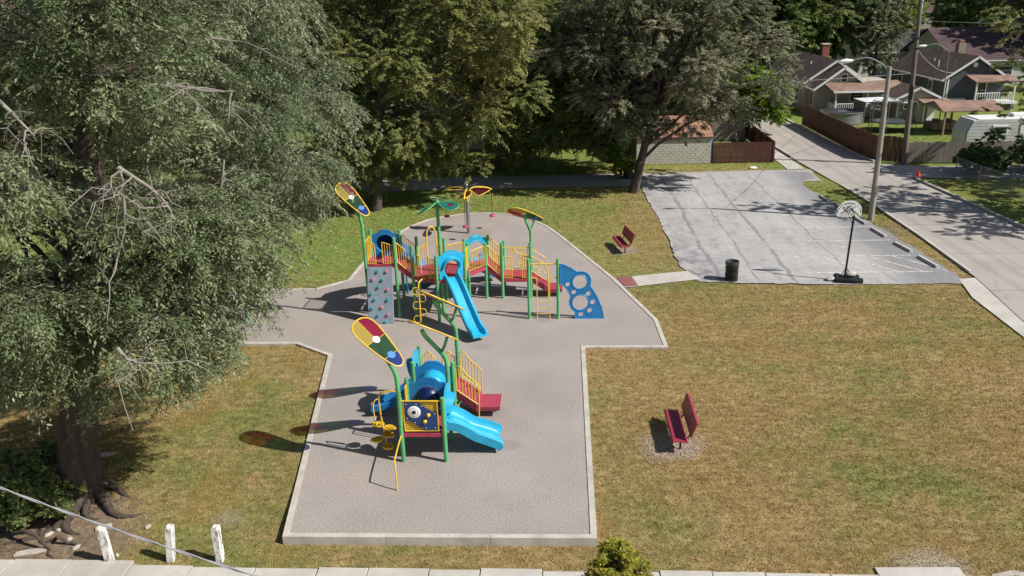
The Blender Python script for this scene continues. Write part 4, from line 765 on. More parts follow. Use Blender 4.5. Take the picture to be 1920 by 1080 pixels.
# swing frame under the big elm
Sw = thing('swing_frame', (-13.6, 31.8, 0), 'green tube swing frame half hidden behind drooping elm branches', 'swing')
for x, y0_, y1_ in ((-12.95, 30.9, 32.7), (-15.6, 30.9, 32.7)):
    for yy in (y0_, y1_): mb = MB(); mb.tube([(x, yy, -.05), (x, 31.8, 2.5)], .055, 10); mb.build('leg', 'green_paint', Sw, True)
mb = MB(); mb.tube([(-12.9, 31.8, 2.5), (-15.65, 31.8, 2.5)], .055, 10); mb.build('crossbeam', 'green_paint', Sw, True)
for x in (-13.7, -14.8):
    for d in (-.22, .22): mb = MB(); mb.tube([(x+d, 31.8, 2.5), (x+d, 31.8, .55)], .01, 5); mb.build('chain', 'black_metal', Sw)
    mb = MB(); mb.box((x, 31.8, .52), (.46, .18, .05)); mb.build('seat', 'black_metal', Sw)

# ---------------------------------------------------------------- park furniture
def bench(cx, cy, rot, label):
    B = thing('park_bench', (cx, cy, float(groundz(cx, cy))), label, 'bench'); gz = B['_o'][2]; ca, sa = math.cos(rot), math.sin(rot)
    T = lambda x, y, z: (cx+x*ca-y*sa, cy+x*sa+y*ca, gz+z)
    def slab(name, prof, mat='bench_red', y0=-.95, y1=.95):
        mb = MB(); n = len(prof); mb.add([T(x, y0, z) for x, z in prof]+[T(x, y1, z) for x, z in prof], [tuple(range(n)), tuple(range(2*n-1, n-1, -1))]+[(i, n+i, n+(i+1) % n, (i+1) % n) for i in range(n)]); return mb.build(name, mat, B, bevel=.01)
    slab('seat', [(-.26, .36), (-.23, .36), (-.22, .43), (.16, .41), (.17, .37), (.19, .37), (.19, .43), (.17, .45), (-.23, .475), (-.26, .45)])
    slab('backrest', [(.24, .58), (.27, .57), (.42, .98), (.47, .97), (.48, 1.0), (.41, 1.03), (.38, 1.01)])
    for y in (-.62, .62):
        mb = MB(); mb.tube(smoothpath([T(-.05, y, .39), T(.14, y, .36), T(.26, y, .44), (T(.32, y, .62)), T(.42, y, .9)], 4), .024, 7); mb.build('support_arm', 'black_metal', B, True)
        mb = MB(); mb.tube([T(.02, y, -.08), T(.02, y, .40)], .032, 8); mb.build('leg', 'black_metal', B, True)
bench(3.42, 21.55, 0, 'red metal park bench on wood chips beside the playground corner'); bench(3.2, 40.45, R(10), 'red metal park bench on wood chips near the parking lot')
# trash drum
T_ = thing('trash_can', (7.77, 35.53, -.02), 'black steel drum trash can with liner at the lot edge', 'trash can')
mb = MB(); mb.lathe([(.29, 0), (.295, .02), (.285, .05), (.285, .27), (.297, .29), (.297, .31), (.285, .33), (.285, .58), (.297, .6), (.297, .62), (.285, .64), (.285, .86), (.298, .88), (.29, .9), (.262, .89), (.258, .5), (.05, .45)], (7.77, 35.53, -.02), 26); mb.build('drum', 'black_metal', T_, True)
mb = MB(); n_ = 34; vs = []; fs = []
for i, (r_, z) in enumerate(((.305, .74), (.31, .84), (.302, .905), (.25, .9), (.19, .72), (.05, .62))):
    for k in range(n_): a = k*2*math.pi/n_; j = random.uniform(-.012, .012); vs.append((7.77+(r_+j)*math.cos(a), 35.53+(r_+j)*math.sin(a), z-.02+j*(2 if i in (0, 4) else .5)))
for i in range(5): fs += [(i*n_+k, i*n_+(k+1) % n_, (i+1)*n_+(k+1) % n_, (i+1)*n_+k) for k in range(n_)]
mb.add(vs, fs); mb.build('liner', 'bin_liner', T_)
# basketball hoop, seen from behind its board
hx, hy = 12.75, 35.3; Hp = thing('basketball_hoop', (hx, hy, -.02), 'portable basketball hoop with white fan backboard on black base', 'basketball hoop')
mb = MB(); mb.prism([(-.55, -.28), (.2, -.42), (.6, -.34), (.62, -.12), (.25, 0), (.6, .16), (.6, .36), (.2, .42), (-.5, .3)], (hx+.05, hy-.05, .07), (1, 0, 0), (0, 1, 0), .17); mb.build('base', 'black_metal', Hp, bevel=.03)
mb = MB(); mb.tube([(hx-.05, hy-.02, .1), (hx, hy, 1.5), (hx+.06, hy+.02, 2.95)], .045, 10); mb.build('pole', 'black_metal', Hp, True)
for dx in (-.2, .28): mb = MB(); mb.tube([(hx-.03, hy, .62), (hx+dx, hy+.1, .14)], .014, 6); mb.build('brace', 'black_metal', Hp)
by = hy+.5; bz = 2.78; FAN = [(-.54, .12), (-.5, .02), (-.25, -.02), (.25, -.02), (.5, .02), (.54, .12), (.54, .34), (.48, .48), (.37, .6), (.22, .69), (.08, .72), (-.08, .72), (-.22, .69), (-.37, .6), (-.48, .48), (-.54, .34)]
mb = MB(); mb.prism(FAN, (hx+.0, by, bz), (1, 0, 0), (0, 0, 1), .035); bb = mb.build('backboard', 'white_plastic', Hp, bevel=.008)
def slot(x, z, w_, h_, rot=0): mb = MB(); mb.box((hx+x, by-.022, bz+z), (w_*.62, .012, h_*.85), 0, 0, rot); mb.build('slot', 'black_metal', bb)
for k in range(7): slot(-.21+.07*k, .63-abs(k-3)*.012, .028, .09)
for sg in (-1, 1):
    for k in range(4): slot(sg*(.33+.055*k), .54-.075*k, .026, .085, sg*R(35+7*k))
    slot(sg*.5, .25, .028, .13)
slot(0, .50, .36, .02); slot(-.05, .44, .2, .02)
for k in range(4): slot(.12+.075*k, .33-.06*k, .022, .36, R(-48)); slot(-.12-.08*k, .33-.05*k, .022, .22-.03*k, R(48))
for sx_ in (-.05, .05):
    for (z0, z1) in ((2.62, 3.1), (2.9, 3.2)): mb = MB(); mb.tube([(hx+.05+sx_, hy, z0), (hx+sx_*2.2, by-.03, z1)], .014, 6); mb.build('bracket', 'black_metal', Hp)
for sg in (-1, 1): mb = MB(); mb.tube([(hx, by-.05, bz+.3), (hx+sg*.26, by-.03, bz+.48)], .013, 6); mb.build('bracket', 'black_metal', Hp)
mb = MB(); mb.tube(arc((hx-.05, by+.28, bz+.08), .23, 0, 2*math.pi, 18, (1, 0, 0), (0, 1, 0))[:-1], .011, 6, closed=True); rim = mb.build('rim', 'cone_orange', Hp, True)
mb = MB(); mb.tube([(hx-.05, by, bz+.08), (hx-.05, by+.06, bz+.08)], .02, 6)
for k in range(12):
    a = k*math.pi/6; mb.tube([(hx-.05+.22*math.cos(a), by+.28+.22*math.sin(a), bz+.08), (hx-.05+.15*math.cos(a+.5), by+.28+.15*math.sin(a+.5), bz-.13), (hx-.05+.12*math.cos(a), by+.28+.12*math.sin(a), bz-.3)], .006, 4)
mb.build('net', 'wire_grey', rim)
def lump(name, c, s_, mat, label, cat, group=None, seed=0, rz=0):
    r_ = random.Random(seed); n1, n2 = 7, 10; vs = []; fs = []
    for i in range(n1+1):
        for k in range(n2):
            th = math.pi*i/n1; a = 2*math.pi*k/n2; q = 1+r_.uniform(-.14, .14); x, y = s_[0]*q*math.sin(th)*math.cos(a), s_[1]*q*math.sin(th)*math.sin(a); vs.append((c[0]+x*math.cos(rz)-y*math.sin(rz), c[1]+x*math.sin(rz)+y*math.cos(rz), c[2]+s_[2]*q*math.cos(th)*-1))
    for i in range(n1): fs += [(i*n2+k, i*n2+(k+1) % n2, (i+1)*n2+(k+1) % n2, (i+1)*n2+k) for k in range(n2)]
    mb = MB(); mb.add(vs, fs); o = mb.build(name, mat, None, True); return tag(o, label, cat, group)
lump('sandbag', (hx-.62, hy+.05, .06), (.24, .16, .1), 'sandbag', 'pale sandbag on the asphalt beside the hoop base', 'sandbag', None, 1, .3)
lump('sandbag', (hx+.2, hy+.12, .27), (.26, .2, .13), 'sandbag', 'tan sandbag piled on top of the hoop base', 'sandbag', None, 2, -.3)
lump('sandbag', (hx-.32, hy+.2, .1), (.22, .17, .15), 'bin_liner', 'dark grey sandbag behind the hoop base', 'sandbag', None, 3, .7)
# wheel stops
for k, (a, b, lb) in enumerate((((16.29, 51.0), (16.38, 49.5), 'worn concrete wheel stop farthest up the lot, near the alley'), ((16.6, 49.0), (16.58, 47.9), 'short dark wheel stop behind the fan backboard'), ((16.64, 46.0), (16.78, 44.4), 'worn concrete wheel stop level with the street lamp'), ((16.78, 43.5), (16.93, 41.9), 'worn concrete wheel stop beside the bare dirt patch'), ((16.97, 40.8), (17.2, 39.3), 'worn concrete wheel stop beside the first bay line'), ((17.22, 38.5), (17.42, 36.9), 'worn concrete wheel stop at the end of the hatched bay'))):
    e = Vector((b[0]-a[0], b[1]-a[1])); rz = math.atan2(e.y, e.x); m_ = ((a[0]+b[0])/2, (a[1]+b[1])/2)
    mb = MB(); mb.prism([(-.1, 0), (.1, 0), (.1, .07), (.065, .13), (-.065, .13), (-.1, .07)], (m_[0], m_[1], -.02), (-math.sin(rz), math.cos(rz), 0), (0, 0, 1), e.length); tag(mb.build('wheel_stop', 'concrete', None, bevel=.012), lb, 'wheel stop', 'wheel stops along the parking bays')
# white wooden bollards
for k, (b, tp_, rz, lb) in enumerate((((-10.93, 15.95), (-10.95, 15.93), .1, 'leaning grey-sided white wooden post nearest the elm roots'), ((-9.44, 16.02), (-9.32, 16.02), .0, 'upright flaking white wooden post in the middle of three'), ((-8.22, 16.02), (-8.2, 16.02), -.05, 'leaning flaking white wooden post nearest the playground border'))):
    z0 = float(groundz(*b)); mb = MB(); a = .085; hgt = .98; pr = [(-a, -a), (a, -a), (a, a), (-a, a)]
    vs = []
    for z, sc_, dz in ((-.25, 1, 0), (hgt-.03, 1, 0), (hgt+.04, .72, .0)):
        for x, y in pr: u = z/hgt; vs.append((b[0]+(tp_[0]-b[0])*u+(x*math.cos(rz)-y*math.sin(rz))*sc_, b[1]+(tp_[1]-b[1])*u+(x*math.sin(rz)+y*math.cos(rz))*sc_, z0+z+random.uniform(-.01, .01)))
    mb.add(vs, [(3, 2, 1, 0), (8, 9, 10, 11)]+[(i*4+j, i*4+(j+1) % 4, i*4+4+(j+1) % 4, i*4+4+j) for i in range(2) for j in range(4)]); tag(mb.build('wooden_post', 'white_wood', None, bevel=.008), lb, 'post', 'white posts along the pavement')
# street lamps and utility poles
def lamp(x, y, h, head, label, r0=.17, mat='pole_wood', name='street_lamp', armz=.4):
    S_ = thing(name, (x, y, 0), label, 'street lamp'); mb = MB(); mb.tube([(x, y, -.3), (x+.01, y, h*.5), (x, y, h)], [r0, r0*.82, r0*.65], 12); mb.build('pole', mat, S_, True)
    hx_, hz_ = head; a = [(x, y, h-.3), (x+(hx_-x)*.2, y, h+armz*.35), (x+(hx_-x)*.6, y, hz_+.12), (hx_, y, hz_)]
    mb = MB(); mb.tube(smoothpath(a, 5), .035, 8); mb.build('arm', 'grey_steel', S_, True); sg = 1 if hx_ > x else -1
    mb = MB(); mb.tube([(hx_-sg*.05, y, hz_), (hx_+sg*.12, y, hz_-.02), (hx_+sg*.4, y, hz_-.04), (hx_+sg*.62, y, hz_-.05)], [.05, .1, .13, .07], 10); hd = mb.build('lamp_head', 'trim_white', S_, True)
    mb = MB(); mb.lathe([(.02, -.02), (.1, .0), (.1, .03)], (hx_+sg*.36, y, hz_-.2), 10); mb.build('lens', 'glass_dark', hd, True)
    return S_
lm = lamp(17.47, 45.58, 8.26, (15.5, 8.62), 'weathered street lamp pole with long curved arm beside the parking lot')
mb = MB(); mb.lathe([(.03, 0), (.035, .1), (.02, .14)], (15.2, 45.58, 8.62), 8); mb.build('photocell', 'trim_white', lm, True)
lamp(36.4, 129, 10.5, (35.2, 10.9), 'pale far street lamp beside the little white gabled house', .12, 'grey_steel'); lamp(33.6, 75.0, 6.9, (31.6, 7.2), 'slim dark lamp standing in the yard between the two houses', .06, 'grey_steel', armz=.1)
U = thing('utility_pole', (24.98, 60.3, 0), 'tall dark wooden utility pole with wires at the fence corner', 'utility pole')
mb = MB(); mb.tube([(24.98, 60.3, -.4), (24.75, 60.3, 7), (24.55, 60.3, 14.5)], [.2, .16, .12], 12); mb.build('pole', 'old_wood', U, True)
for z in (8.1, 8.8): mb = MB(); mb.tube([(24.5, 60.15, z), (24.9, 60.15, z)], .05, 6); mb.build('bracket', 'black_metal', U)
mb = MB(); mb.box((24.75, 60.1, 5.1), (.16, .2, .9)); mb.build('riser_box', 'black_metal', U)
for px_, Y_, tz, lb in ((1722, 150, 19, 'tall pale mast rising beyond the black-roofed house'), (1868, 175, 16, 'slim white mast in front of the cream house')):
    b = V(px_, 60, Y_); mb = MB(); mb.tube([(b[0], Y_, -1), (b[0], Y_, tz)], [.2, .12], 10); tag(mb.build('mast', 'trim_white', None, True), lb, 'mast')
def wire(a, b, sag, r_, label, mat='wire_black', name='overhead_wire', n=14, tw=0):
    a, b = Vector(a), Vector(b); pts = [a.lerp(b, i/n)-Vector((0, 0, sag*4*(i/n)*(1-i/n))) for i in range(n+1)]; mb = MB()
    if tw:
        m = n*7; pts = [a.lerp(b, i/m)-Vector((0, 0, sag*4*(i/m)*(1-i/m))) for i in range(m+1)]
        for ph in range(2): mb.tube([p+Vector((0, math.cos(i*tw+ph*math.pi), math.sin(i*tw+ph*math.pi)))*r_*1.1 for i, p in enumerate(pts)], r_, 6)
    else: mb.tube(pts, r_, 5)
    return tag(mb.build(name, mat, None, True), label, 'wire')
wire(V(-420, 740, 13.5), V(760, 1165, 9.2), .28, .011, 'pale twisted cable sagging in front of the white posts', 'wire_grey', tw=.55)
wire((24.7, 60.2, 8.1), (40.0, 87.9, 3.6), .5, .022, 'pale service cable running to the navy house', 'wire_grey'); wire((24.7, 60.2, 8.8), (29.5, 86, 3.6), .5, .014, 'dark service cable running to the beige house')
wire((17.4, 45.6, 7.6), (24.7, 60.2, 8.6), .3, .012, 'dark wire from the street lamp to the utility pole'); wire((24.7, 60.2, 6.4), (-30, 64, 6.6), .9, .02, 'pale cable crossing the street into the trees', 'wire_grey'); wire((24.6, 60.2, 9.9), (60, 66, 9.6), .6, .014, 'dark wire crossing above the camper trailer'); wire((24.6, 60.2, 11), (30, 130, 12), .8, .016, 'dark wire along the street beyond the houses')
# cone, litter, stones
C_ = thing('traffic_cone', (24.15, 55.8, 0), 'small red traffic cone at the alley corner kerb', 'cone'); mb = MB(); mb.box((24.15, 55.8, .13), (.34, .34, .04)); mb.build('base', 'cone_orange', C_); mb = MB(); mb.lathe([(.13, .14), (.03, .66), (.025, .68)], (24.15, 55.8, 0), 12); mb.build('body', 'cone_orange', C_, True)
lump('litter', (14.1, 59.9, .02), (.3, .16, .1), 'litter_white', 'white plastic litter on the grass by the dark fence', 'litter', None, 5)
for k in range(9):
    x, y = (-15.2+random.random()*4.6, 15.9+random.random()*1.4); lump('stone', (x, y, float(groundz(x, y))+.02), (random.uniform(.05, .13), random.uniform(.05, .1), .05), 'stone', 'pale stone lying among the elm roots', 'stone', 'stones among the elm roots', 20+k, random.random()*3)
for (px_, py_, ln_, an, lb) in ((200, 862, .62, .35, 'bleached wood chunk lying right of the elm trunk'), (195, 990, .4, .5, 'flat pale stone slab beside the leaning white post'), (60, 1035, .8, .3, 'flat pale concrete piece lying by the pavement slabs')):
    p = P(px_, py_, -.2); mb = MB(); mb.prism([(-.5*ln_, -.09), (.1*ln_, -.12), (.5*ln_, -.03), (.48*ln_, .06), (-.1*ln_, .1), (-.46*ln_, .07)], (p[0], p[1], float(groundz(p[0], p[1]))+.03), (math.cos(an), math.sin(an), .0), (-math.sin(an), math.cos(an), 0), .06); tag(mb.build('slab_fragment', 'stone', None, bevel=.012), lb, 'stone')

# ---------------------------------------------------------------- fences
def fence(name, pts, h, mat, label, bw=.14, jit=.03, posts=2.4):
    Fn = thing(name, (*pts[0], 0), label, 'fence'); mb = MB(); r_ = random.Random(len(label))
    for i in range(len(pts)-1):
        a, b = Vector((*pts[i], 0)), Vector((*pts[i+1], 0)); e = b-a; L = e.length; d = e/L; rz = math.atan2(d.y, d.x); n = int(L/bw); nn = Vector((-d.y, d.x, 0))
        for k in range(n):
            p = a+d*(k+.5)*L/n; hh = h+r_.uniform(-jit, jit); mb.box((p.x, p.y, hh/2), (bw*.93, .025, hh), rz, r_.uniform(-.01, .01), r_.uniform(-.012, .012))
        for z in (.35, h-.3): m2 = MB(); c = (a+b)/2+nn*.05; m2.box((c.x, c.y, z), (L, .05, .09), rz); m2.build('rail', mat, Fn)
        for k in range(int(L/posts)+1): m2 = MB(); c = a+d*min(L, k*posts)+nn*.09; m2.box((c.x, c.y, h/2), (.1, .1, h+.1), rz); m2.build('post', mat, Fn)
    mb.build('boards', mat, Fn, kind='stuff'); return Fn
fence('wooden_fence', [(23.0, 79.5), (23.1, 66.6), (23.35, 62.2), (25.0, 60.9)], 1.85, 'brown_board', 'long red-brown board fence along the street')
fence('wooden_fence', [(25.05, 60.85), (29.4, 60.5), (36, 60.6)], 1.5, 'grey_board', 'weathered grey board fence beside the utility pole', .15, .05)
fence('wooden_fence', [(11.58, 62.05), (16.15, 62.05), (16.3, 70), (16.2, 84)], 1.5, 'dark_board', 'dark brown board fence running on from the block garage')
fence('wooden_fence', [(11.5, 71.5), (16.0, 71.5)], 1.6, 'grey_board', 'grey board fence behind the garage yard', .16, .05)
fence('wooden_fence', [(31, 101), (38, 101)], 2.0, 'old_wood', 'dark wooden fence between the beige and navy houses')
Cf = thing('chain_link_fence', (26.7, 55.8, 0), 'wire mesh fence with steel posts on the shaded bank', 'fence')
fpts = [(26.6, 55.9), (26.75, 53.0), (27.3, 50.2), (28.0, 47.4), (28.6, 44.6)]
for i, p in enumerate(fpts):
    mb = MB(); mb.tube([(*p, -.1), (*p, 1.35)], .03, 7); mb.build('post', 'grey_steel', Cf, True)
    if i: a = fpts[i-1]; mb = MB(); mb.tube([(*a, 1.32), (*p, 1.32)], .02, 6); mb.build('top_rail', 'grey_steel', Cf); mb = MB(); mb.box(((a[0]+p[0])/2, (a[1]+p[1])/2, .68), (math.dist(a, p), .006, 1.25), math.atan2(p[1]-a[1], p[0]-a[0])); mb.build('wire_mesh', 'fence_mesh', Cf)

# ---------------------------------------------------------------- houses
def gable(par, x0, x1, y0, y1, z0, zw, zr, wm, rm, oh=.35, name='wall', trim='trim_white', axis='y', th=.1):
    if axis == 'y': xm = (x0+x1)/2; vs = [(x, y, z) for y in (y0, y1) for x, z in ((x0, z0), (x1, z0), (x1, zw), (xm, zr), (x0, zw))]
    else: ym = (y0+y1)/2; vs = [(x, y, z) for x in (x0, x1) for y, z in ((y0, z0), (y1, z0), (y1, zw), (ym, zr), (y0, zw))]
    mb = MB(); mb.add(vs, [(0, 1, 2, 3, 4), (9, 8, 7, 6, 5), (0, 5, 6, 1), (1, 6, 7, 2), (4, 9, 5, 0), (2, 7, 8, 3), (3, 8, 9, 4)]); wa = mb.build(name, wm, par)
    hw = (x1-x0)/2 if axis == 'y' else (y1-y0)/2; sl = (zr-zw)/hw; k = zr+.06; rf = None
    for sg in (-1, 1):
        e0, e1 = 0, hw+oh; mb = MB()
        if axis == 'y': vs = [(xm+sg*e, y, k-sl*e+dz) for dz in (0, th) for e, y in ((e0, y0-oh), (e1, y0-oh), (e1, y1+oh), (e0, y1+oh))]
        else: vs = [(x, ym+sg*e, k-sl*e+dz) for dz in (0, th) for e, x in ((e0, x0-oh), (e1, x0-oh), (e1, x1+oh), (e0, x1+oh))]
        mb.add(vs, [(3, 2, 1, 0), (4, 5, 6, 7), (0, 1, 5, 4), (1, 2, 6, 5), (2, 3, 7, 6), (3, 0, 4, 7)]); rf = mb.build('roof', rm, par)
        if trim:
            mb = MB(); L = math.hypot(e1, sl*e1); a = math.atan(sl)
            if axis == 'y':
                mb.box((xm+sg*e1/2, y0-oh-.03, k-sl*e1/2+th/2-.04), (L+.05, .06, .2), 0, 0, sg*a); mb.build('bargeboard', trim, par); mb = MB(); mb.box((xm+sg*(e1+.05), (y0+y1)/2, k-sl*e1), (.09, y1-y0+2*oh+.1, .13)); mb.build('gutter', trim, par)
            else: mb.box(((x0+x1)/2, ym+sg*(e1+.04), k-sl*e1), (x1-x0+2*oh, .08, .12)); mb.build('gutter', trim, par)
    return wa
def win(par, c, w_, h_, face='y', trim='trim_white', pane='glass_dark', name='window'):
    d = .08; mb = MB(); mb.box(c, (w_+.2, d, h_+.2) if face == 'y' else (d, w_+.2, h_+.2)); f = mb.build(name, trim, par, bevel=.01)
    for s_ in (-1, 1):
        mb = MB(); off = (-.045, 0) if face == 'x' else (0, -.045); mb.box((c[0]+off[0], c[1]+off[1], c[2]+s_*h_/4), (w_, .02, h_/2-.05) if face == 'y' else (.02, w_, h_/2-.05)); mb.build('pane', pane, f)
def box_(par, name, c, size, mat, bevel=0): mb = MB(); mb.box(c, size); return mb.build(name, mat, par, bevel=bevel)
def balusters(par, A, B, z0, h, n, mat='trim_white'):
    A, B = Vector((*A, z0)), Vector((*B, z0)); U_ = Vector((0, 0, 1)); m_ = MB(); m_.tube([A+U_*h, B+U_*h], .04, 5); r_ = m_.build('porch_railing', mat, par); m_ = MB()
    for k in range(n+1): p = A.lerp(B, k/n); m_.box((p.x, p.y, z0+h/2), (.06, .06, h))
    m_.build('railing_bars', mat, r_, kind='stuff')
# beige house
A_ = thing('house', (28.4, 90, 0), 'beige clapboard house with brown roof, brick chimney and open porch', 'house')
gable(A_, 25.5, 31.4, 88.2, 103, -.2, 2.95, 4.95, 'siding_beige', 'roof_brown'); gable(A_, 26.0, 31.0, 85.9, 88.3, -.2, 2.62, 4.45, 'siding_beige', 'roof_brown', name='gable_wall')
mb = MB(); mb.box((29.9, 97, 5.1), (.75, .75, 1.9)); ch = mb.build('chimney', 'brick_red', A_); box_(A_, 'chimney_cap', (29.9, 97, 6.1), (.9, .9, .12), 'concrete')
win(A_, (28.6, 85.86, 3.5), .5, .7); win(A_, (25.46, 90.5, 1.6), .8, 1.3, 'x'); win(A_, (25.46, 94.5, 1.6), .8, 1.3, 'x'); win(A_, (25.46, 99, 1.6), .8, 1.3, 'x'); win(A_, (25.96, 87.0, 1.5), .6, 1.3, 'x')
win(A_, (30.0, 85.86, 1.75), 1.2, 1.0); box_(A_, 'extension_wall', (32.4, 88.6, 1.4), (2.6, 5.2, 3.2), 'siding_beige'); win(A_, (32.7, 85.96, 1.6), .8, 1.7, name='door')
mb = MB(); mb.add([(26.6, 86.0, 3.12), (33.9, 86.0, 3.2), (34.1, 83.2, 2.55), (26.9, 83.2, 2.48), (26.6, 86.0, 3.0), (33.9, 86.0, 3.08), (34.1, 83.2, 2.43), (26.9, 83.2, 2.36)], [(0, 3, 2, 1), (4, 5, 6, 7), (0, 1, 5, 4), (1, 2, 6, 5), (2, 3, 7, 6), (3, 0, 4, 7)]); mb.build('porch_roof', 'roof_tan', A_)
box_(A_, 'porch_gutter', (30.5, 83.13, 2.45), (7.3, .1, .16), 'trim_white'); box_(A_, 'porch_floor', (30.3, 84.5, .22), (6.6, 2.6, .44), 'concrete')
for x in (27.2, 30.2, 33.6): box_(A_, 'porch_post', (x, 83.4, 1.4), (.14, .14, 2.1), 'trim_white')
balusters(A_, (27.3, 83.4), (28.9, 83.4), .44, .85, 8); balusters(A_, (30.2, 83.4), (33.5, 83.4), .44, .85, 14); box_(A_, 'porch_panel', (27.2, 84.6, .8), (.06, 2.2, .9), 'trim_white')
mb = MB(); mb.tube([(27.3, 93, 3.9), (27.3, 93, 4.6)], .06, 6); mb.build('vent_pipe', 'trim_white', A_)
# navy house
B_h = thing('house', (42.3, 92, 0), 'navy clapboard house with white trim and round gable vent', 'house')
gable(B_h, 39.35, 45.3, 88, 102, -.5, 3.0, 5.0, 'siding_navy', 'roof_brown'); mb = MB(); mb.lathe([(.24, 0), (.24, .05)], (42.2, 87.96, 4.3), 18, RY); mb.build('round_vent', 'trim_white', B_h)
for y in (91, 99): win(B_h, (39.31, y, 1.6), .75, 1.9, 'x')
win(B_h, (40.9, 87.96, .3), 1.3, 1.2, pane='trim_white', name='door'); box_(B_h, 'downpipe', (39.45, 87.93, 1.4), (.12, .1, 3.1), 'trim_white'); box_(B_h, 'corner_trim', (39.75, 87.96, 1.4), (.14, .06, 3.1), 'trim_white')
mb = MB(); mb.add([(41.4, 88, 3.35), (45.6, 88, 3.35), (45.8, 85.8, 2.85), (41.5, 85.8, 2.85), (41.4, 88, 3.23), (45.6, 88, 3.23), (45.8, 85.8, 2.73), (41.5, 85.8, 2.73)], [(0, 3, 2, 1), (4, 5, 6, 7), (0, 1, 5, 4), (1, 2, 6, 5), (2, 3, 7, 6), (3, 0, 4, 7)]); mb.build('porch_roof', 'roof_tan', B_h)
box_(B_h, 'porch_floor', (43.6, 86.9, .72), (4.4, 2.2, .2), 'trim_white'); win(B_h, (43.1, 87.96, 1.75), .85, 1.7, name='door')
for x in (41.7, 45.4): box_(B_h, 'porch_post', (x, 86.0, 1.4), (.14, .14, 2.8), 'trim_white')
balusters(B_h, (41.7, 86), (45.4, 86), .8, .9, 16); box_(B_h, 'porch_skirt', (43.6, 86.3, .2), (4.2, .08, .9), 'siding_navy')
mb = MB(); mb.box((44.4, 96.5, 4.9), (.8, .8, 1.9)); mb.build('chimney', 'chimney_tan', B_h); box_(B_h, 'chimney_pot', (44.4, 96.5, 6.0), (.5, .5, .35), 'roof_orange')
for x, y in ((40.3, 92), (40.9, 94.5), (41.3, 90.5)): mb = MB(); mb.tube([(x, y, 3.6), (x, y, 4.5)], .06, 6); mb.build('vent_pipe', 'trim_white', B_h)
# shed and lean-to
Sh = thing('shed', (33.5, 81, 0), 'small cream garden shed with brown roof and tan awning', 'shed')
gable(Sh, 31.7, 35.4, 79.8, 83.5, -.1, 2.15, 3.05, 'siding_cream', 'roof_brown', .25, trim='trim_white'); win(Sh, (32.6, 79.76, 1.5), .5, .5); win(Sh, (34.6, 79.76, .95), .8, 1.7, name='door', pane='trim_white')
mb = MB(); mb.add([(33.4, 79.9, 2.15), (36.1, 79.9, 2.15), (36.3, 77.9, 1.85), (33.5, 77.9, 1.85), (33.4, 79.9, 2.05), (36.1, 79.9, 2.05), (36.3, 77.9, 1.75), (33.5, 77.9, 1.75)], [(0, 3, 2, 1), (4, 5, 6, 7), (0, 1, 5, 4), (1, 2, 6, 5), (2, 3, 7, 6), (3, 0, 4, 7)]); mb.build('awning', 'roof_tan', Sh)
for x in (33.7, 36.0): box_(Sh, 'awning_post', (x, 78.1, .85), (.1, .1, 1.8), 'pavilion_wood')
# carport
Cp = thing('carport', (34.8, 74, 0), 'open carport with tan shingle roof on wooden posts', 'carport')
mb = MB(); mb.add([(32.4, 76.0, 2.15), (37.4, 76.0, 2.15), (37.4, 73.8, 2.68), (32.4, 73.8, 2.68), (37.4, 71.8, 2.05), (32.4, 71.8, 2.05), (32.4, 76.0, 2.05), (37.4, 76.0, 2.05), (37.4, 73.8, 2.58), (32.4, 73.8, 2.58), (37.4, 71.8, 1.95), (32.4, 71.8, 1.95)], [(0, 1, 2, 3), (3, 2, 4, 5), (9, 8, 7, 6), (11, 10, 8, 9), (5, 4, 10, 11), (0, 3, 9, 6), (3, 5, 11, 9), (1, 0, 6, 7), (2, 1, 7, 8), (4, 2, 8, 10)]); mb.build('roof', 'roof_tan', Cp)
mb = MB(); mb.add([(32.45, 75.9, 2.08), (32.45, 71.9, 1.98), (32.45, 73.8, 2.6)], [(0, 1, 2)]); mb.build('gable_end', 'siding_cream', Cp)
for x in (32.7, 35, 37.1):
    for y in (72.0, 75.8): box_(Cp, 'post', (x, y, .95), (.13, .13, 2.0), 'pavilion_wood')
for k in range(4): tag(box_(None, 'lumber_stack', (33.1+.5*k, 75.2, .35+.1*(k % 2)), (.45, 1.6, .6+.2*(k % 2)), 'pavilion_wood', .02), 'stack of pale lumber stored under the carport', 'lumber', 'lumber stacks under the carport')
# camper trailer
Tr = thing('camper_trailer', (34.5, 64.2, 0), 'silver ribbed camper trailer with white nose behind the grey fence', 'trailer')
mb = MB(); mb.prism([(30.45, .6), (31.3, .55), (38.5, .55), (38.5, 2.62), (31.35, 2.62), (30.85, 2.58), (30.45, 1.7)], (0, 64.3, 0), (1, 0, 0), (0, 0, 1), 2.3); mb.build('body', 'trailer_metal', Tr, bevel=.025)
mb = MB(); mb.add([(30.4, 63.2, .65), (30.4, 65.4, .65), (30.4, 65.4, 1.72), (30.4, 63.2, 1.72), (30.82, 63.2, 2.6), (30.82, 65.4, 2.6)], [(0, 3, 2, 1), (3, 4, 5, 2)]); mb.build('nose_panel', 'trim_white', Tr)
box_(Tr, 'roof_unit', (34.6, 64.4, 2.78), (1.1, .8, .28), 'trim_white', .05); box_(Tr, 'roof_cap', (34.8, 64.3, 2.64), (7.2, 2.2, .05), 'trim_white')
win(Tr, (32.8, 63.13, 1.85), .9, .5); win(Tr, (36.5, 63.13, 1.85), 1.3, .5); box_(Tr, 'side_door', (34.6, 63.13, 1.55), (.75, .06, 1.7), 'trim_white', .02)
for x in (33, 34.1): mb = MB(); mb.lathe([(.33, -.1), (.35, 0), (.33, .1)], (x, 63.3, .33), 16, RY); mb.build('wheel', 'black_metal', Tr, True)
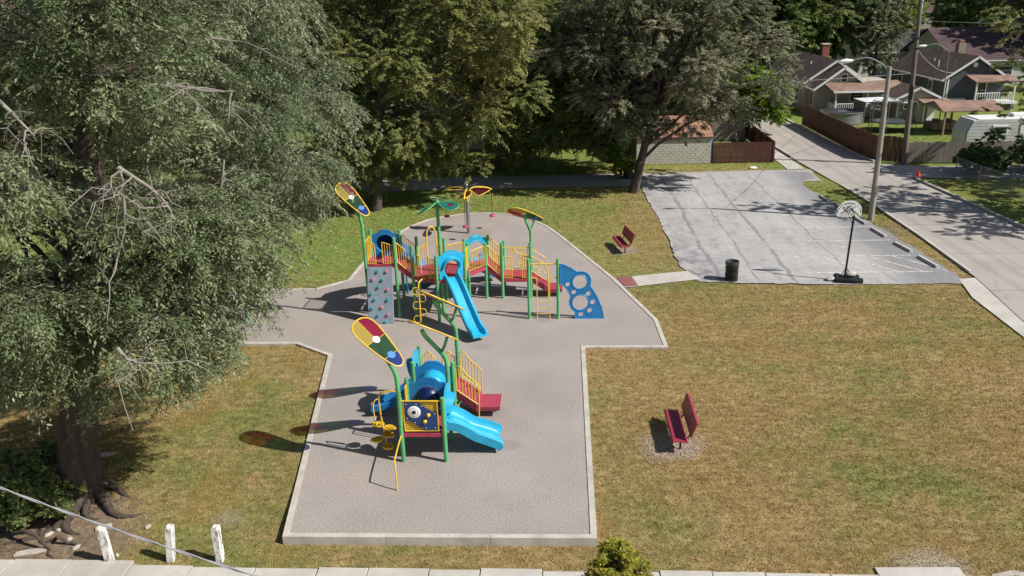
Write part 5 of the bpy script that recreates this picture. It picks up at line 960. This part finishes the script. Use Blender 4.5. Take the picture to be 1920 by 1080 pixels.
# yard things
Tm = thing('trampoline', (29.7, 75.5, 0), 'round netted trampoline on the yard lawn behind the board fence', 'trampoline'); tc = (29.7, 75.3)
mb = MB(); mb.lathe([(1.95, .78), (1.95, .84), (1.55, .84), (1.5, .8)], (*tc, 0), 28); mb.build('pad', 'pool_cover', Tm, True); mb = MB(); mb.lathe([(.01, .79), (1.6, .8), (1.6, .81), (.01, .81)], (*tc, 0), 28); mb.build('mat', 'grey_steel', Tm)
for k in range(8):
    a = k*math.pi/4+.2; mb = MB(); mb.tube([(tc[0]+1.95*math.cos(a), tc[1]+1.95*math.sin(a), 0), (tc[0]+1.95*math.cos(a), tc[1]+1.95*math.sin(a), 2.3), (tc[0]+1.7*math.cos(a), tc[1]+1.7*math.sin(a), 2.6)], .03, 6); mb.build('net_pole', 'grey_steel', Tm)
mb = MB(); n_ = 28; mb.add([(tc[0]+1.8*math.cos(2*math.pi*k/n_), tc[1]+1.8*math.sin(2*math.pi*k/n_), z) for z in (.85, 2.5) for k in range(n_)], [(k, (k+1) % n_, n_+(k+1) % n_, n_+k) for k in range(n_)]); mb.build('net', 'net_mesh', Tm)
mb = MB(); mb.tube(arc((*tc, 2.6), 1.72, 0, 2*math.pi, 28, (1, 0, 0), (0, 1, 0))[:-1], .025, 6, closed=True); mb.build('top_ring', 'grey_steel', Tm, True)
Po = thing('swimming_pool', (27, 80.3, 0), 'round above-ground pool under a dark cover beside the porch', 'pool'); mb = MB(); mb.lathe([(1.9, 0), (1.9, .95), (1.98, .96), (1.98, 1.02), (1.8, 1.02)], (27.0, 80.6, 0), 32); mb.build('wall', 'grey_steel', Po, True); mb = MB(); mb.lathe([(1.9, .9), (1.85, 1.04), (1.0, 1.1), (.3, 1.0)], (27, 80.6, 0), 32); mb.build('cover', 'pool_cover', Po, True)
Cn = thing('canopy', (30, 80.6, 0), 'white fabric garden canopy on four poles by the pool', 'canopy'); mb = MB(); mb.add([(28.4, 82, 2.0), (31.8, 82, 2.0), (31.9, 79.2, 2.0), (28.5, 79.2, 2.0), (30.2, 80.6, 2.25)], [(0, 4, 1), (1, 4, 2), (2, 4, 3), (3, 4, 0), (0, 1, 2, 3)]); mb.build('top', 'canopy_white', Cn)
for x, y in ((28.5, 82), (31.7, 82), (31.8, 79.3), (28.6, 79.3)): mb = MB(); mb.tube([(x, y, 0), (x, y, 2.0)], .04, 6); mb.build('pole', 'grey_steel', Cn)
# block garage: each block its own piece
Gr = thing('garage', (8.9, 65, 0), 'low pale block garage with orange shingle roof by the alley', 'garage')
gable(Gr, 5.9, 11.45, 62.1, 68, -.1, 1.88, 3.0, 'grey_board', 'roof_orange', .12, axis='x', trim=None)
bl_me = None
for r_ in range(10):
    x = 5.9+(0 if r_ % 2 else -.2)
    while x < 11.4:
        x0_, x1_ = max(x, 5.9), min(x+.4, 11.45)
        if x1_-x0_ > .06:
            if abs(x1_-x0_-.4) < 1e-6:
                if bl_me is None: mb = MB(); mb.box((0, 0, 0), (.378, .06, .176)); o = mb.build('block', 'pale_block', None, bevel=0); bl_me = o.data; bpy.data.objects.remove(o)
                o = bpy.data.objects.new('block', bl_me); col.objects.link(o)
            else: mb = MB(); mb.box((0, 0, 0), (x1_-x0_-.022, .06, .176)); o = mb.build('block', 'pale_block')
            o.location = ((x0_+x1_)/2-8.9, 62.085-65+random.uniform(-.004, .004), -.04+.1+r_*.19); o.parent = Gr
        x += .4
box_(Gr, 'fascia', (8.7, 61.97, 1.9), (5.7, .06, .14), 'roof_brown'); box_(Gr, 'blue_door', (11.5, 62.5, .9), (.06, .8, 1.9), 'light_blue')
# other houses glimpsed through trees
def simple(name, x0, x1, y0, y1, zw, zr, wm, rm, label, axis='y', nw=3, z0=-.5):
    h_ = thing(name, ((x0+x1)/2, (y0+y1)/2, 0), label, 'house'); gable(h_, x0, x1, y0, y1, z0, zw, zr, wm, rm, .35, axis=axis)
    for k in range(nw): x = x0+(x1-x0)*(k+.7)/(nw+.4); win(h_, (x, y0-.04, zw*.55), (x1-x0)*.09+.3, zw*.35)
    return h_
simple('house', 5, 14, 74, 84, 2.9, 5.4, 'siding_cream', 'roof_orange', 'house with orange roof behind the grey-green spreading trees', 'x'); simple('house', -15, -6.5, 70, 79, 3.0, 5.6, 'siding_white', 'roof_brown', 'white house hidden behind the olive tree across the alley')
hC = simple('house', 49, 62, 108, 124, 3.0, 6.4, 'siding_white', 'roof_plum', 'white house with wide plum-brown roof behind the navy house', 'x'); simple('house', 42.5, 53, 122, 134, 3.2, 5.6, 'siding_white', 'roof_black', 'house with black shingle roof beyond the navy house', 'x')
simple('house', 34.5, 38.6, 134, 142, 2.0, 3.4, 'siding_white', 'roof_brown', 'tiny white gabled outbuilding behind the beige house', 'y', 1); hD = simple('house', 92, 103, 228, 240, 4.6, 8.5, 'siding_cream', 'roof_brown', 'tan building among trees beyond the plum roof', 'x', 3, -2)
hE = thing('house', (111, 234, 0), 'tall cream house with dark shingled upper storey far behind', 'house'); box_(hE, 'wall', (111.3, 234, .6), (8.4, 9, 5.2), 'siding_cream'); box_(hE, 'upper_wall', (111.3, 234, 4.6), (8.8, 9.4, 2.8), 'siding_brown')
mb = MB(); mb.add([(106.4, 229, 6.0), (116.2, 229, 6.0), (116.2, 239, 6.0), (106.4, 239, 6.0), (109.5, 234, 9), (113, 234, 9)], [(0, 1, 5, 4), (1, 2, 5), (2, 3, 4, 5), (3, 0, 4), (3, 2, 1, 0)]); mb.build('roof', 'roof_plum', hE); win(hE, (111.8, 229.4, 1.0), 1.4, 2.2); win(hE, (112.2, 229.2, 4.8), 1.2, 1.3); win(hE, (109.3, 229.2, 4.8), .8, 1.2)

# ---------------------------------------------------------------- trees
def unit(a): return a/np.maximum(np.linalg.norm(a, axis=-1, keepdims=True), 1e-9)
def leaves(cl, rad, n, k, L, leaf, droop, r_, wid=.24, bias=0., ctr=None, m=12, q=6, tri=False):
    """drooping plumes: branchlets start inside the clumps (centres cl, radii rad), carry m side sprays of q leaves each"""
    cl = np.asarray(cl, float); rad = np.asarray(rad, float); nb = max(8, int(n*k/(m*q))); wgt = rad.prod(1)**(2/3); idx = r_.choice(len(cl), nb, p=wgt/wgt.sum())
    u = unit(r_.normal(size=(nb, 3))); st = cl[idx]+u*rad[idx]*(.25+.55*r_.random((nb, 1))); d = u*np.array([1, 1, .55])+r_.normal(size=(nb, 3))*.22
    if ctr is not None: d = d+unit((st-np.asarray(ctr))*np.array([1, 1, .25]))*.45
    d = unit(d); Lb = (L*r_.uniform(.55, 1.2, nb)*np.clip(rad[idx, 0], .45, 1.3))[:, None]
    def curve(t): p = st[:, None]+d[:, None]*(t*Lb)[..., None]; p[..., 2] -= droop*(t*Lb)**2/L*.55; return p
    tm = .12+.88*(np.arange(m)[None]+r_.random((nb, m))*.7)/m; p0 = curve(tm); tg = np.repeat(d[:, None], m, 1).copy(); tg[..., 2] -= 1.1*droop*tm*Lb/L; tg = unit(tg)
    side = unit(np.cross(tg, np.array([0, 0, 1.])+r_.normal(size=(nb, 1, 3))*.3)); sg = np.where(np.arange(m) % 2, 1., -1.)[None, :, None]
    sd_ = unit(tg*.75+side*sg*.65+r_.normal(size=(nb, m, 3))*.2); Ls = (L*.36*(1.15-.7*tm)*r_.uniform(.7, 1.25, (nb, m)))[..., None]
    tq = (np.arange(q)+.5)/q*np.ones((nb, m, 1)); pos = p0[:, :, None]+sd_[:, :, None]*(tq*Ls)[..., None]; pos[..., 2] -= droop*.45*(tq*Ls)**2/(L*.36)
    s2 = unit(np.cross(sd_, np.array([0, 0, 1.])+r_.normal(size=(nb, m, 3))*.3))[:, :, None]; sq = np.where(np.arange(q) % 2, 1., -1.)[None, None, :, None]
    ld = unit(sd_[:, :, None]*.7+s2*sq*.65+r_.normal(size=(nb, m, q, 3))*.22-np.array([0, 0, .2])); wv = unit(np.cross(ld, np.array([0, 0, 1.])+r_.normal(size=(nb, m, q, 3))*.42))
    sz = leaf*r_.uniform(.65, 1.25, (nb, m, q, 1)); pm = pos+ld*sz*.48; w_ = wv*sz*wid; N = nb*m*q
    v_ = (np.stack([pos-w_, pos+w_, pos+ld*sz], 3) if tri else np.stack([pos, pm+w_, pos+ld*sz, pm-w_], 3)).reshape(-1, 3); cr_ = r_.random(len(cl))
    tint = (.34*r_.random((nb, m, q))+.3*cr_[idx][:, None, None]+.36*r_.random((nb, 1, 1))+bias).ravel()
    ts = np.linspace(0, 1, 6)[None]*np.ones((nb, 1)); c = curve(ts); h = np.array([0, 0, 1.])*(.009*(1.1-ts)+.003)[..., None]*(1+leaf*3); tw = np.stack([c-h, c+h], 2)
    i0 = (np.arange(nb)[:, None]*12+np.arange(5)[None]*2).ravel(); return v_, np.arange((3 if tri else 4)*N).reshape(N, -1), tint, tw.reshape(-1, 3), np.stack([i0, i0+2, i0+3, i0+1], 1)
def limb(mb, a, b, r0, r1, r_, sag=.0, n=6, w=8, wob=.06):
    a, b = np.asarray(a, float), np.asarray(b, float); L = np.linalg.norm(b-a); pts = []
    for i in range(n+1):
        u = i/n; p = a+(b-a)*u; p[2] += math.sin(u*math.pi)*L*.12-sag*u*u; p += r_.normal(size=3)*L*wob*math.sin(u*math.pi)*.5; pts.append(tuple(p))
    mb.tube(pts, [r0+(r1-r0)*(i/n)**.8 for i in range(n+1)], w, cap=True); return pts
def clumps_in(c, rr, n, r_, rmin, rmax, sep=.75, shell=.35, test=None, zsq=.8):
    out = []; rad = []; tries = 0
    while len(out) < n and tries < n*60:
        tries += 1; u = unit(r_.normal(size=3))*(shell+(1-shell)*r_.random()**.6); p = np.asarray(c)+u*np.asarray(rr); s_ = r_.uniform(rmin, rmax)
        if test is not None and not test(p, s_): continue
        if any(np.linalg.norm(p-q) < sep*(s_+t2[0])*.5 for q, t2 in zip(out, rad)): continue
        out.append(p); rad.append((s_, s_, s_*zsq))
    return out, rad
def make_tree(name, label, base, fork, tr, cl, rad, n, k, L, leaf, droop, mat, seed, group=None, bark='bark', forks=None, nlimb=26, wid=.24, kind_=None, bias=0., lr=.09, roots=0, trunk_pts=None, w=10):
    r_ = np.random.default_rng(seed); T = thing(name, base, label, 'bush' if 'bush' in name or 'shrub' in name else 'tree', group)
    b = np.asarray(base, float); f = np.asarray(fork, float); mb = MB()
    tp = trunk_pts or [tuple(b+(f-b)*u+np.array([math.sin(u*4+seed), math.cos(u*3+seed), 0])*tr*.35*u) for u in np.linspace(0, 1, 7)]
    tp = [(tp[0][0], tp[0][1], tp[0][2]-.4)]+list(tp); m = len(tp); rs = [tr*(1.45 if i == 0 else 1.28 if i == 1 else 1.0-.5*(i-2)/(m-2)) for i in range(m)]
    pts = smoothpath(tp, 3); mb.tube(pts, [float(np.interp(i/(len(pts)-1), np.linspace(0, 1, m), rs))*(1+.05*math.sin(i*1.7+seed)) for i in range(len(pts))], w+4)
    cl = np.asarray(cl, float); rad = np.asarray(rad, float); order = np.argsort(-rad[:, 0])[:nlimb]; ta = np.asarray(tp[1:], float)
    for i in order:
        c = cl[i]; zz = np.clip(c[2]-np.linalg.norm((c-f)[:2])*.55, ta[0, 2]+.35*(ta[-1, 2]-ta[0, 2]), ta[-1, 2]); s0 = np.array([np.interp(zz, ta[:, 2], ta[:, j]) for j in range(3)])
        lim = limb(mb, s0, c, tr*lr*4*min(1, rad[i, 0]/1.5+.3), .02, r_, 0, 6, 6)
        for q in range(2): j = r_.integers(2, 5); e = c+unit(r_.normal(size=3))*rad[i]*.9; limb(mb, lim[j], e, tr*lr*1.3, .012, r_, 0, 4, 5)
    mb.build('trunk', bark, T, True); v_, fc, ti, tv, tf = leaves(cl, rad, n, k, L, leaf, droop, r_, wid, bias, ctr=(f[0], f[1], cl[:, 2].mean()), tri=(base[1] > 30)); cw = npmesh('crown', v_, fc, mat, T, ti); npmesh('twigs', tv, tf, bark, T, kind='stuff')
    return T
def copytree(src, loc, s_, rz, label, group=None):
    c = src.copy(); col.objects.link(c); c.location = loc; c.scale = (s_, s_, s_); c.rotation_euler = (0, 0, rz); c['label'] = label
    if group: c['group'] = group
    for ch in src.children: d = ch.copy(); col.objects.link(d); d.parent = c
    return c

# --- big near elm: clumps kept to where its crown hangs
rA = np.random.default_rng(11)
def okA(p, s_):
    q = proj(p)[0]; rp = s_*F/q[2]; x, y = q[0], q[1]
    if q[2] < 9 or p[2] < 2.0: return False
    lim = np.interp(y, [-400, 150, 330, 420, 590, 640, 700, 800, 900], [470, 470, 430, 505, 520, 410, 380, 300, 250])
    if x+rp*.8+35 > lim: return False
    low = np.interp(x, [-100, 100, 200, 300, 400, 520], [745, 745, 795, 800, 745, 610])
    if y+rp*.6+60 > low: return False
    if p[1] < 18.6 and 120 < x < 205 and 330 < y < 500 : return False
    return True
clA, rdA = clumps_in((-13.2, 18.6, 9.5), (8.2, 6.5, 9.0), 88, rA, .6, 1.15, 1.12, .3, okA, .55)
for px_, py_, Y_, s_ in ((455, 440, 19, 1.0), (470, 490, 20, .7), (430, 520, 19, 1.0), (470, 560, 19.5, .8), (385, 470, 18, 1.1), (330, 520, 17.5, 1.0), (380, 590, 18.5, 1.0), (340, 650, 18, .9), (290, 610, 17, 1.0), (375, 680, 18.5, .7), (255, 690, 17, .9), (310, 720, 17.5, .7), (230, 560, 16.8, .9), (60, 560, 16, 1.1), (20, 640, 16.2, 1.0), (90, 680, 16.5, .9), (150, 640, 16.8, .8), (215, 740, 17.2, .6), (140, 560, 16.6, .9), (30, 720, 16.8, .7), (250, 420, 17, 1.0), (410, 390, 18.5, .9), (300, 440, 17, .9), (110, 740, 17.3, .5), (185, 60, 16.6, 1.0), (70, 40, 16, 1.0), (165, 190, 16.6, .8), (200, -40, 16.5, 1.1), (110, 120, 16.2, .9)):
    clA.append(np.array(V(px_, py_-30, Y_))); rdA.append((s_, s_, s_*.5))
elm = make_tree('elm_tree', 'huge near elm with dark furrowed trunk and drooping leafy branches', (-13.07, 18.5, -.15), (-11.6, 18.8, 10.5), .47, clA, rdA, 23000, 13, 1.15, .118, .95, 'leaf_elm', 11, nlimb=60, wid=.185, lr=.05,
    trunk_pts=[(-13.07, 18.5, -.15), V(147, 820, 18.5), V(152, 650, 18.5), V(160, 480, 18.5), V(166, 300, 18.6), V(178, 120, 18.7), V(190, -80, 18.8)], w=16)
mb = MB()
for a, L, r0 in ((-10, 2.3, .13), (-60, 1.7, .17), (-100, 2.1, .16), (-150, 1.9, .13), (20, 1.2, .12), (170, 1.6, .13), (-35, 1.3, .09), (100, 1.0, .12), (-80, 1.2, .1), (-122, 1.5, .1)):
    pts = []; rs = []
    for i in range(9):
        u = i/8; aa = R(a)+.35*math.sin(u*4+a); d = .3+u*L; x, y = -13.07+d*math.cos(aa), 18.5+d*math.sin(aa); pts.append((x, y, float(groundz(x, y))+.4*(1-u)**3+.02+.03*math.sin(u*9+a)-.07*u)); rs.append(r0*(1-u)**.8+.025)
    mb.tube(pts, rs, 9)
for (ax, ay, bx, by) in ((20, 1000, 105, 1048), (0, 995, 60, 1000), (60, 1005, 150, 1020)):
    a, b = P(ax, ay, -.18), P(bx, by, -.18); limb(mb, (a[0], a[1], -.2), (b[0], b[1], -.26), .07, .03, rA, 0, 7, 8, .12)
mb.build('roots', 'bark', elm, True)
def deadbranch(par, px, Y0, r0, dy=0.):
    mb = MB(); main = [V(x, y, Y0+dy*i) for i, (x, y) in enumerate(px)]; r0 *= .62; pp = smoothpath(main, 5); mb.tube(pp, [r0*(1-.75*i/(len(pp)-1)) for i in range(len(pp))], 7)
    for j in range(2, len(pp)-1, 2):
        e = np.asarray(pp[j])+rA.normal(size=3)*np.array([.5, .5, .35])+np.array([0, 0, -.35]); q = limb(mb, pp[j], e, r0*.42, .006, rA, .1, 4, 5, .12)
        for _ in range(2): limb(mb, q[2], np.asarray(q[3])+rA.normal(size=3)*.3+np.array([0, 0, -.15]), r0*.2, .004, rA, 0, 3, 4, .1)
    mb.build('dead_branch', 'dead_wood', par, True)
deadbranch(elm, [(222, 314), (255, 335), (285, 355), (310, 380), (328, 412)], 14.6, .07); deadbranch(elm, [(222, 314), (230, 350), (234, 400), (232, 440), (212, 510)], 14.7, .065); deadbranch(elm, [(-20, 175), (15, 205), (45, 235), (65, 255)], 13.6, .07)
deadbranch(elm, [(220, 652), (240, 675), (262, 680), (290, 682)], 14.2, .06); deadbranch(elm, [(280, 160), (330, 162), (400, 172), (440, 170)], 15.8, .07); deadbranch(elm, [(420, 300), (415, 350), (405, 395), (420, 415)], 18, .04)
deadbranch(elm, [(400, 72), (430, 76), (455, 78)], 18, .05); deadbranch(elm, [(450, 470), (470, 480), (500, 500)], 19, .02)
# --- second elm behind it
rB = np.random.default_rng(12)
def okB(p, s_):
    q = proj(p)[0]; rp = s_*F/q[2]; x, y = q[0], q[1]; lim = np.interp(y, [-300, 0, 90, 200, 330, 400, 460], [600, 610, 640, 650, 650, 640, 560])
    return x+rp < lim and y+rp*.9 < np.interp(x, [0, 380, 520, 640], [330, 330, 420, 400])
clB, rdB = clumps_in((-13.6, 30, 11.5), (7.2, 5.5, 8.5), 58, rB, .8, 1.4, 1.05, .3, okB, .6)
make_tree('elm_tree', 'tall drooping elm with blue-green leaves behind the huge elm', (-15.6, 36.4, -.1), (-14.2, 32.5, 10.5), .42, clB, rdB, 20000, 14, 1.35, .13, 1.05, 'leaf_elm_pale', 12, nlimb=45, wid=.2, lr=.06)
# --- bushes at the elm's foot
rr_ = np.random.default_rng(13)
for px_, py_, Y_, s_, n, lb, mt in ((40, 905, 18.2, 1.15, 3200, 'dark glossy bush at the left foot of the huge elm', 'leaf_mid'), (95, 930, 17.6, .55, 1100, 'low bright-leaved bush in front of the dark bush', 'leaf_mid'), (10, 950, 17.0, .6, 1200, 'low leafy bush overhanging the bare soil', 'leaf_mid')):
    c = V(px_, py_, Y_); c = (c[0], Y_, max(c[2], s_*.55)); cl, rd = clumps_in(c, (s_*1.0, s_*.9, s_*.75), 16, rr_, s_*.3, s_*.5, .5, .3)
    make_tree('leafy_bush', lb, (c[0], Y_, float(groundz(c[0], Y_))), (c[0], Y_, c[2]*.6), .05, cl, rd, n, 7, .32, .12, .2, mt, int(px_)+5, nlimb=10, wid=.3, lr=.15)
# --- central olive trees
def okpx(poly):
    def t_(p, s_):
        q = proj(p)[0]; return bool(inpoly(np.array([q[0]]), np.array([q[1]]), poly)[0])
    return t_
rC = np.random.default_rng(14)
pC = [(560, -400), (960, -400), (985, 150), (990, 215), (900, 250), (830, 260), (760, 300), (690, 310), (600, 340), (570, 320)]
clC, rdC = clumps_in((-8.5, 50.5, 10), (8.0, 5.0, 9.5), 115, rC, .8, 1.6, .72, .3, okpx(pC)); ex_ = [V(640, 345, 49), V(720, 330, 50), V(760, 310, 50.5), V(680, 320, 50), V(600, 300, 47), V(640, 280, 48), V(575, 325, 46), V(780, 250, 50), V(820, 270, 52), V(740, 270, 49), V(680, 260, 48), V(850, 240, 53), V(660, 305, 48.5), V(700, 300, 48.5), V(790, 300, 50.5), V(830, 290, 51), V(610, 335, 47), V(720, 235, 48)]; clC += ex_; rdC += [(1.2, 1.2, .9)]*len(ex_)
make_tree('olive_tree', 'broad olive-brown tree with slender dark trunk at the lawn edge', (-11.38, 49.41, -.1), (-10.2, 50, 9), .3, clC, rdC, 46000, 8, .75, .145, .45, 'leaf_olive', 14, bark='far_bark', nlimb=50, wid=.24, lr=.08)
rD = np.random.default_rng(15); clD, rdD = clumps_in((-3.6, 61, 8.0), (4.8, 4, 7.5), 60, rD, .9, 1.7, .6, .3, okpx([(860, -400), (1010, -400), (1005, 300), (960, 310), (870, 320), (840, 260)])); ex_ = [V(885, 315, 53.5), V(862, 300, 54), V(905, 300, 54), V(975, 275, 60)]; clD += ex_; rdD += [(1.1, 1.0, .8), (.8, .8, .6), (.8, .8, .6), (1.2, 1, 1)]
make_tree('olive_tree', 'olive tree across the alley with a low branch over the spinner', (-4.5, 60.8, -.05), (-4.0, 61, 7.5), .28, clD, rdD, 19000, 7, .75, .15, .35, 'leaf_olive', 15, bark='far_bark', nlimb=30, wid=.24, lr=.09, bias=.1)
# --- spreading grey-green trees by the lot
rE = np.random.default_rng(16); pE = [(1010, -300), (1480, -300), (1490, 60), (1495, 150), (1470, 215), (1340, 200), (1290, 170), (1270, 145), (1230, 160), (1160, 250), (1100, 200), (1020, 110)]
clE, rdE = clumps_in((7.3, 54.5, 9.5), (9.5, 4.5, 6.5), 95, rE, .7, 1.45, .8, .2, okpx(pE)); ex_ = [V(1230, 235, 54.5), V(1255, 205, 55), V(1310, 220, 55), V(1225, 180, 55), V(1320, 195, 55.5), V(1195, 235, 53.3), V(1215, 215, 53.3), V(1290, 245, 54), V(1270, 225, 54), V(1180, 200, 54), V(1380, 205, 55), V(1350, 190, 55)]; clE += ex_; rdE += [(.9, .8, .7)]*5+[(.8, .8, .8), (1, .9, .8), (.8, .8, .9), (1, .8, .7), (1.1, 1, .9), (1.3, 1, .9), (1.2, 1, .9)]
make_tree('spreading_tree', 'wide grey-green tree with pale foliage at the lot corner', (4.95, 53.25, -.1), (6.2, 54.2, 5.0), .3, clE, rdE, 40000, 7, .75, .14, .3, 'leaf_juniper', 16, bark='far_bark', nlimb=60, wid=.22, lr=.11, w=12)
rF = np.random.default_rng(17); clF, rdF = clumps_in((1.5, 59.5, 6.5), (5.5, 4, 6.5), 95, rF, .8, 1.5, .62, .25, okpx([(955, -300), (1150, -300), (1200, 150), (1170, 290), (1080, 290), (1040, 285), (1000, 270), (985, 100)]))
ex_ = [V(1020, 260, 56.5), V(1080, 250, 56.5), V(1120, 265, 56), V(1060, 200, 56.5), V(1000, 220, 57), V(1030, 150, 57), V(1110, 200, 56)]; clF += ex_; rdF += [(1.2, 1, .9)]*7
make_tree('spreading_tree', 'dark spreading tree with leaning trunk behind the pale one', (5.1, 57.2, -.05), (3.0, 58.5, 5.0), .28, clF, rdF, 32000, 7, .8, .16, .35, 'leaf_dark', 17, bark='far_bark', nlimb=40, wid=.22, lr=.11, bias=.12)
make_tree('leafy_bush', 'bright green bush at the foot of the lot-corner trees', (4.4, 57.0, -.05), (4.4, 57, .9), .06, *clumps_in((4.4, 57, 1.3), (1.1, .9, 1.3), 14, rF, .4, .7, .5, .2), 1500, 7, .45, .15, .2, 'leaf_bright', 18, nlimb=8, wid=.3, lr=.15)
rG = np.random.default_rng(19); clG, rdG = clumps_in((17.2, 74.5, 3.6), (3.8, 3, 2.3), 34, rG, .7, 1.3, .55, .3, lambda p, s_: p[2] > 1.6)
make_tree('small_tree', 'small yellow-green tree standing in the fenced yard by the street', (17.2, 75, 0), (17.2, 74.8, 2.6), .18, clG, rdG, 8500, 7, .7, .19, .25, 'leaf_bright', 19, bark='far_bark', nlimb=16, wid=.28, lr=.1)
# --- sapling whose top shows over the pavement, and an unseen shrub added for its shadow
rS = np.random.default_rng(21); s0 = V(1150, 1072, 12.4)
make_tree('sapling', 'yellow-green sapling top rising beside the pavement', (s0[0], 12.4, -.2), (s0[0], 12.4, 1.2), .035, *clumps_in(s0, (.42, .42, .45), 15, rS, .2, .34, .4, .1), 2400, 8, .4, .07, .2, 'leaf_yellow', 21, nlimb=12, wid=.2, lr=.15)
make_tree('leafy_bush', 'unseen rounded shrub added out of frame to shade the pavement', (12.15, 14.6, -.2), (12.15, 14.6, .8), .05, *clumps_in((12.15, 14.6, .85), (.8, .7, .75), 18, rS, .3, .45, .4, .1), 2600, 7, .3, .1, .15, 'leaf_mid', 22, nlimb=8, wid=.3, lr=.15)
# --- right-hand trees that shade the street
rR = np.random.default_rng(23); clR, rdR = clumps_in((30.2, 44.5, 8.3), (5.8, 5.5, 4.8), 56, rR, .6, 1.2, .62, .35)
for px_, py_, Y_, s_ in ((1850, 185, 46, .45), (1835, 200, 46.5, .35), (1870, 240, 46, .5), (1900, 210, 45.5, .7), (1885, 160, 46, .6), (1905, 110, 45, 1.0), (1895, 60, 45, 1.0), (1910, 20, 45, 1.1), (1860, 255, 46, .35)):
    clR.append(np.array(V(px_, py_, Y_))); rdR.append((s_, s_, s_*.8))
make_tree('street_tree', 'sparse dark tree reaching in over the street beyond the chain fence', (32.2, 44.5, 0), (31.6, 44, 6.5), .34, clR, rdR, 6500, 7, .75, .16, .3, 'leaf_olive', 23, bark='far_bark', nlimb=46, wid=.24, lr=.1)
clQ, rdQ = clumps_in((35.5, 52.5, 7.5), (4.5, 4.5, 5.5), 50, rR, .8, 1.5, .6, .3)
make_tree('street_tree', 'dense dark tree on the shaded bank behind the chain fence', (35.5, 52.5, 0), (35.5, 52.5, 5), .3, clQ, rdQ, 9000, 7, .75, .18, .3, 'leaf_dark', 24, bark='far_bark', nlimb=30, wid=.24, lr=.09)
for bx, by, s_, lb in ((29.6, 57.2, 1.5, 'dark rounded bush at the grey fence end'), (32.2, 57.8, 1.7, 'dark overgrown bush in front of the camper trailer'), (28.2, 56.6, 1.1, 'small dark bush beside the chain fence corner'), (34.6, 57, 1.6, 'dark bush farthest along the grey fence')):
    make_tree('leafy_bush', lb, (bx, by, 0), (bx, by, s_*.7), .06, *clumps_in((bx, by, s_*.85), (s_, s_*.8, s_*.8), 16, rR, s_*.3, s_*.5, .5, .2), 2200, 7, .5, .16, .2, 'leaf_dark', int(bx*7), nlimb=8, wid=.3, lr=.15, bark='far_bark')

# --- woods behind: three kinds, copied
rW = np.random.default_rng(31); kinds = []
for k, (mt, rx, hz, nm, lf) in enumerate((('leaf_mid', 4.6, 8.5, 'broad_tree', .26), ('leaf_juniper', 4.2, 9, 'grey_tree', .26), ('leaf_bright', 3.8, 7, 'green_tree', .26), ('leaf_dark', 4.4, 9, 'dark_tree', .28))):
    x, y = ((-26, 64), (22, 118), (-8, 88), (-36, 58))[k]; cl, rd = clumps_in((x, y, hz), (rx, rx, hz*.72), 62, rW, 1.0, 1.9, .58, .35, lambda p, s_: p[2] > 2.2)
    kinds.append(make_tree(nm, ('mid-green broad tree in the woods behind the alley', 'grey-green tall tree far along the street', 'bright green tree deep behind the alley', 'dark dense tree in the woods left of the alley')[k], (x, y, -.1), (x, y, hz*.9), .28, cl, rd, 8500, 6, 1.0, lf, .3, mt, 40+k, 'trees in the background woods', bark='far_bark', nlimb=30, wid=.3, lr=.1))
KIN = ('mid-green broad tree', 'grey-green tall tree', 'bright green tree', 'dark dense tree')
def where(x, y):
    if y > 150: return 'far off beyond the rooftops' if x > 35 else 'far off beyond the alley woods'
    if x > 60: return 'beside the plum-roofed house'
    if x > 40: return 'around the black-roofed house'
    if x > 24: return 'behind the beige house and its brick chimney'
    if x > 1: return 'behind the block garage and spreading trees'
    if x > -16: return 'behind the olive trees across the alley'
    return 'in the woods behind the drooping elms'
spots = [(-33, 66, 1.1, 0), (-20, 69, 1.15, 3), (-14, 62, 1.0, 0), (-27, 76, 1.2, 1), (-18, 84, 1.2, 0), (-1, 70, 1.0, 2), (3, 90, 1.2, 3), (-3, 80, 1.2, 0), (12, 92, 1.2, 1), (10, 70, .8, 3), (16, 102, 1.2, 0), (0, 105, 1.3, 3), (-14, 105, 1.4, 1), (-30, 95, 1.3, 3), (-42, 80, 1.3, 0), (8, 118, 1.3, 2), (25, 108, 1.15, 3),
    (31, 112, 1.2, 0), (37, 116, 1.2, 3), (28, 124, 1.25, 1), (41, 112, .75, 1), (33, 140, 1.3, 0), (46, 140, 1.3, 1), (55, 146, 1.2, 2), (62, 134, 1.1, 3), (66, 122, 1.2, 1), (64, 112, 1.05, 0), (50, 165, 1.5, 0), (65, 170, 1.4, 3), (78, 160, 1.2, 1), (74, 190, 1.2, 0), (88, 196, 1.1, 2), (100, 200, .8, 3), (122, 218, 1.6, 1), (82, 215, 1.4, 3), (60, 205, 1.6, 1), (92, 250, 2, 0), (115, 262, 2.2, 3), (75, 255, 2.2, 1), (138, 250, 2.2, 0), (30, 170, 1.7, 3), (10, 150, 1.7, 0), (-15, 140, 1.7, 1), (-40, 130, 1.7, 3), (40, 200, 2, 0), (15, 200, 2.1, 1), (-12, 190, 2.1, 3), (68, 98, .95, 1), (160, 260, 2.3, 1), (48, 240, 2.3, 3), (20, 250, 2.4, 0), (-30, 180, 2, 0), (-55, 110, 1.6, 1), (-50, 66, 1.2, 2), (69, 84, 1.0, 0), (58, 80, .6, 3)]
for x, y, s_, k in spots: copytree(kinds[k], (x, y, -.1), s_*rW.uniform(.92, 1.08), rW.uniform(0, 6.28), KIN[k]+' '+where(x, y), 'trees in the background woods')
for k in range(4): kinds[k]['label'] = KIN[k]+' '+where(*kinds[k].location[:2])
for o in list(bpy.data.objects):
    if '_o' in o.keys(): del o['_o']
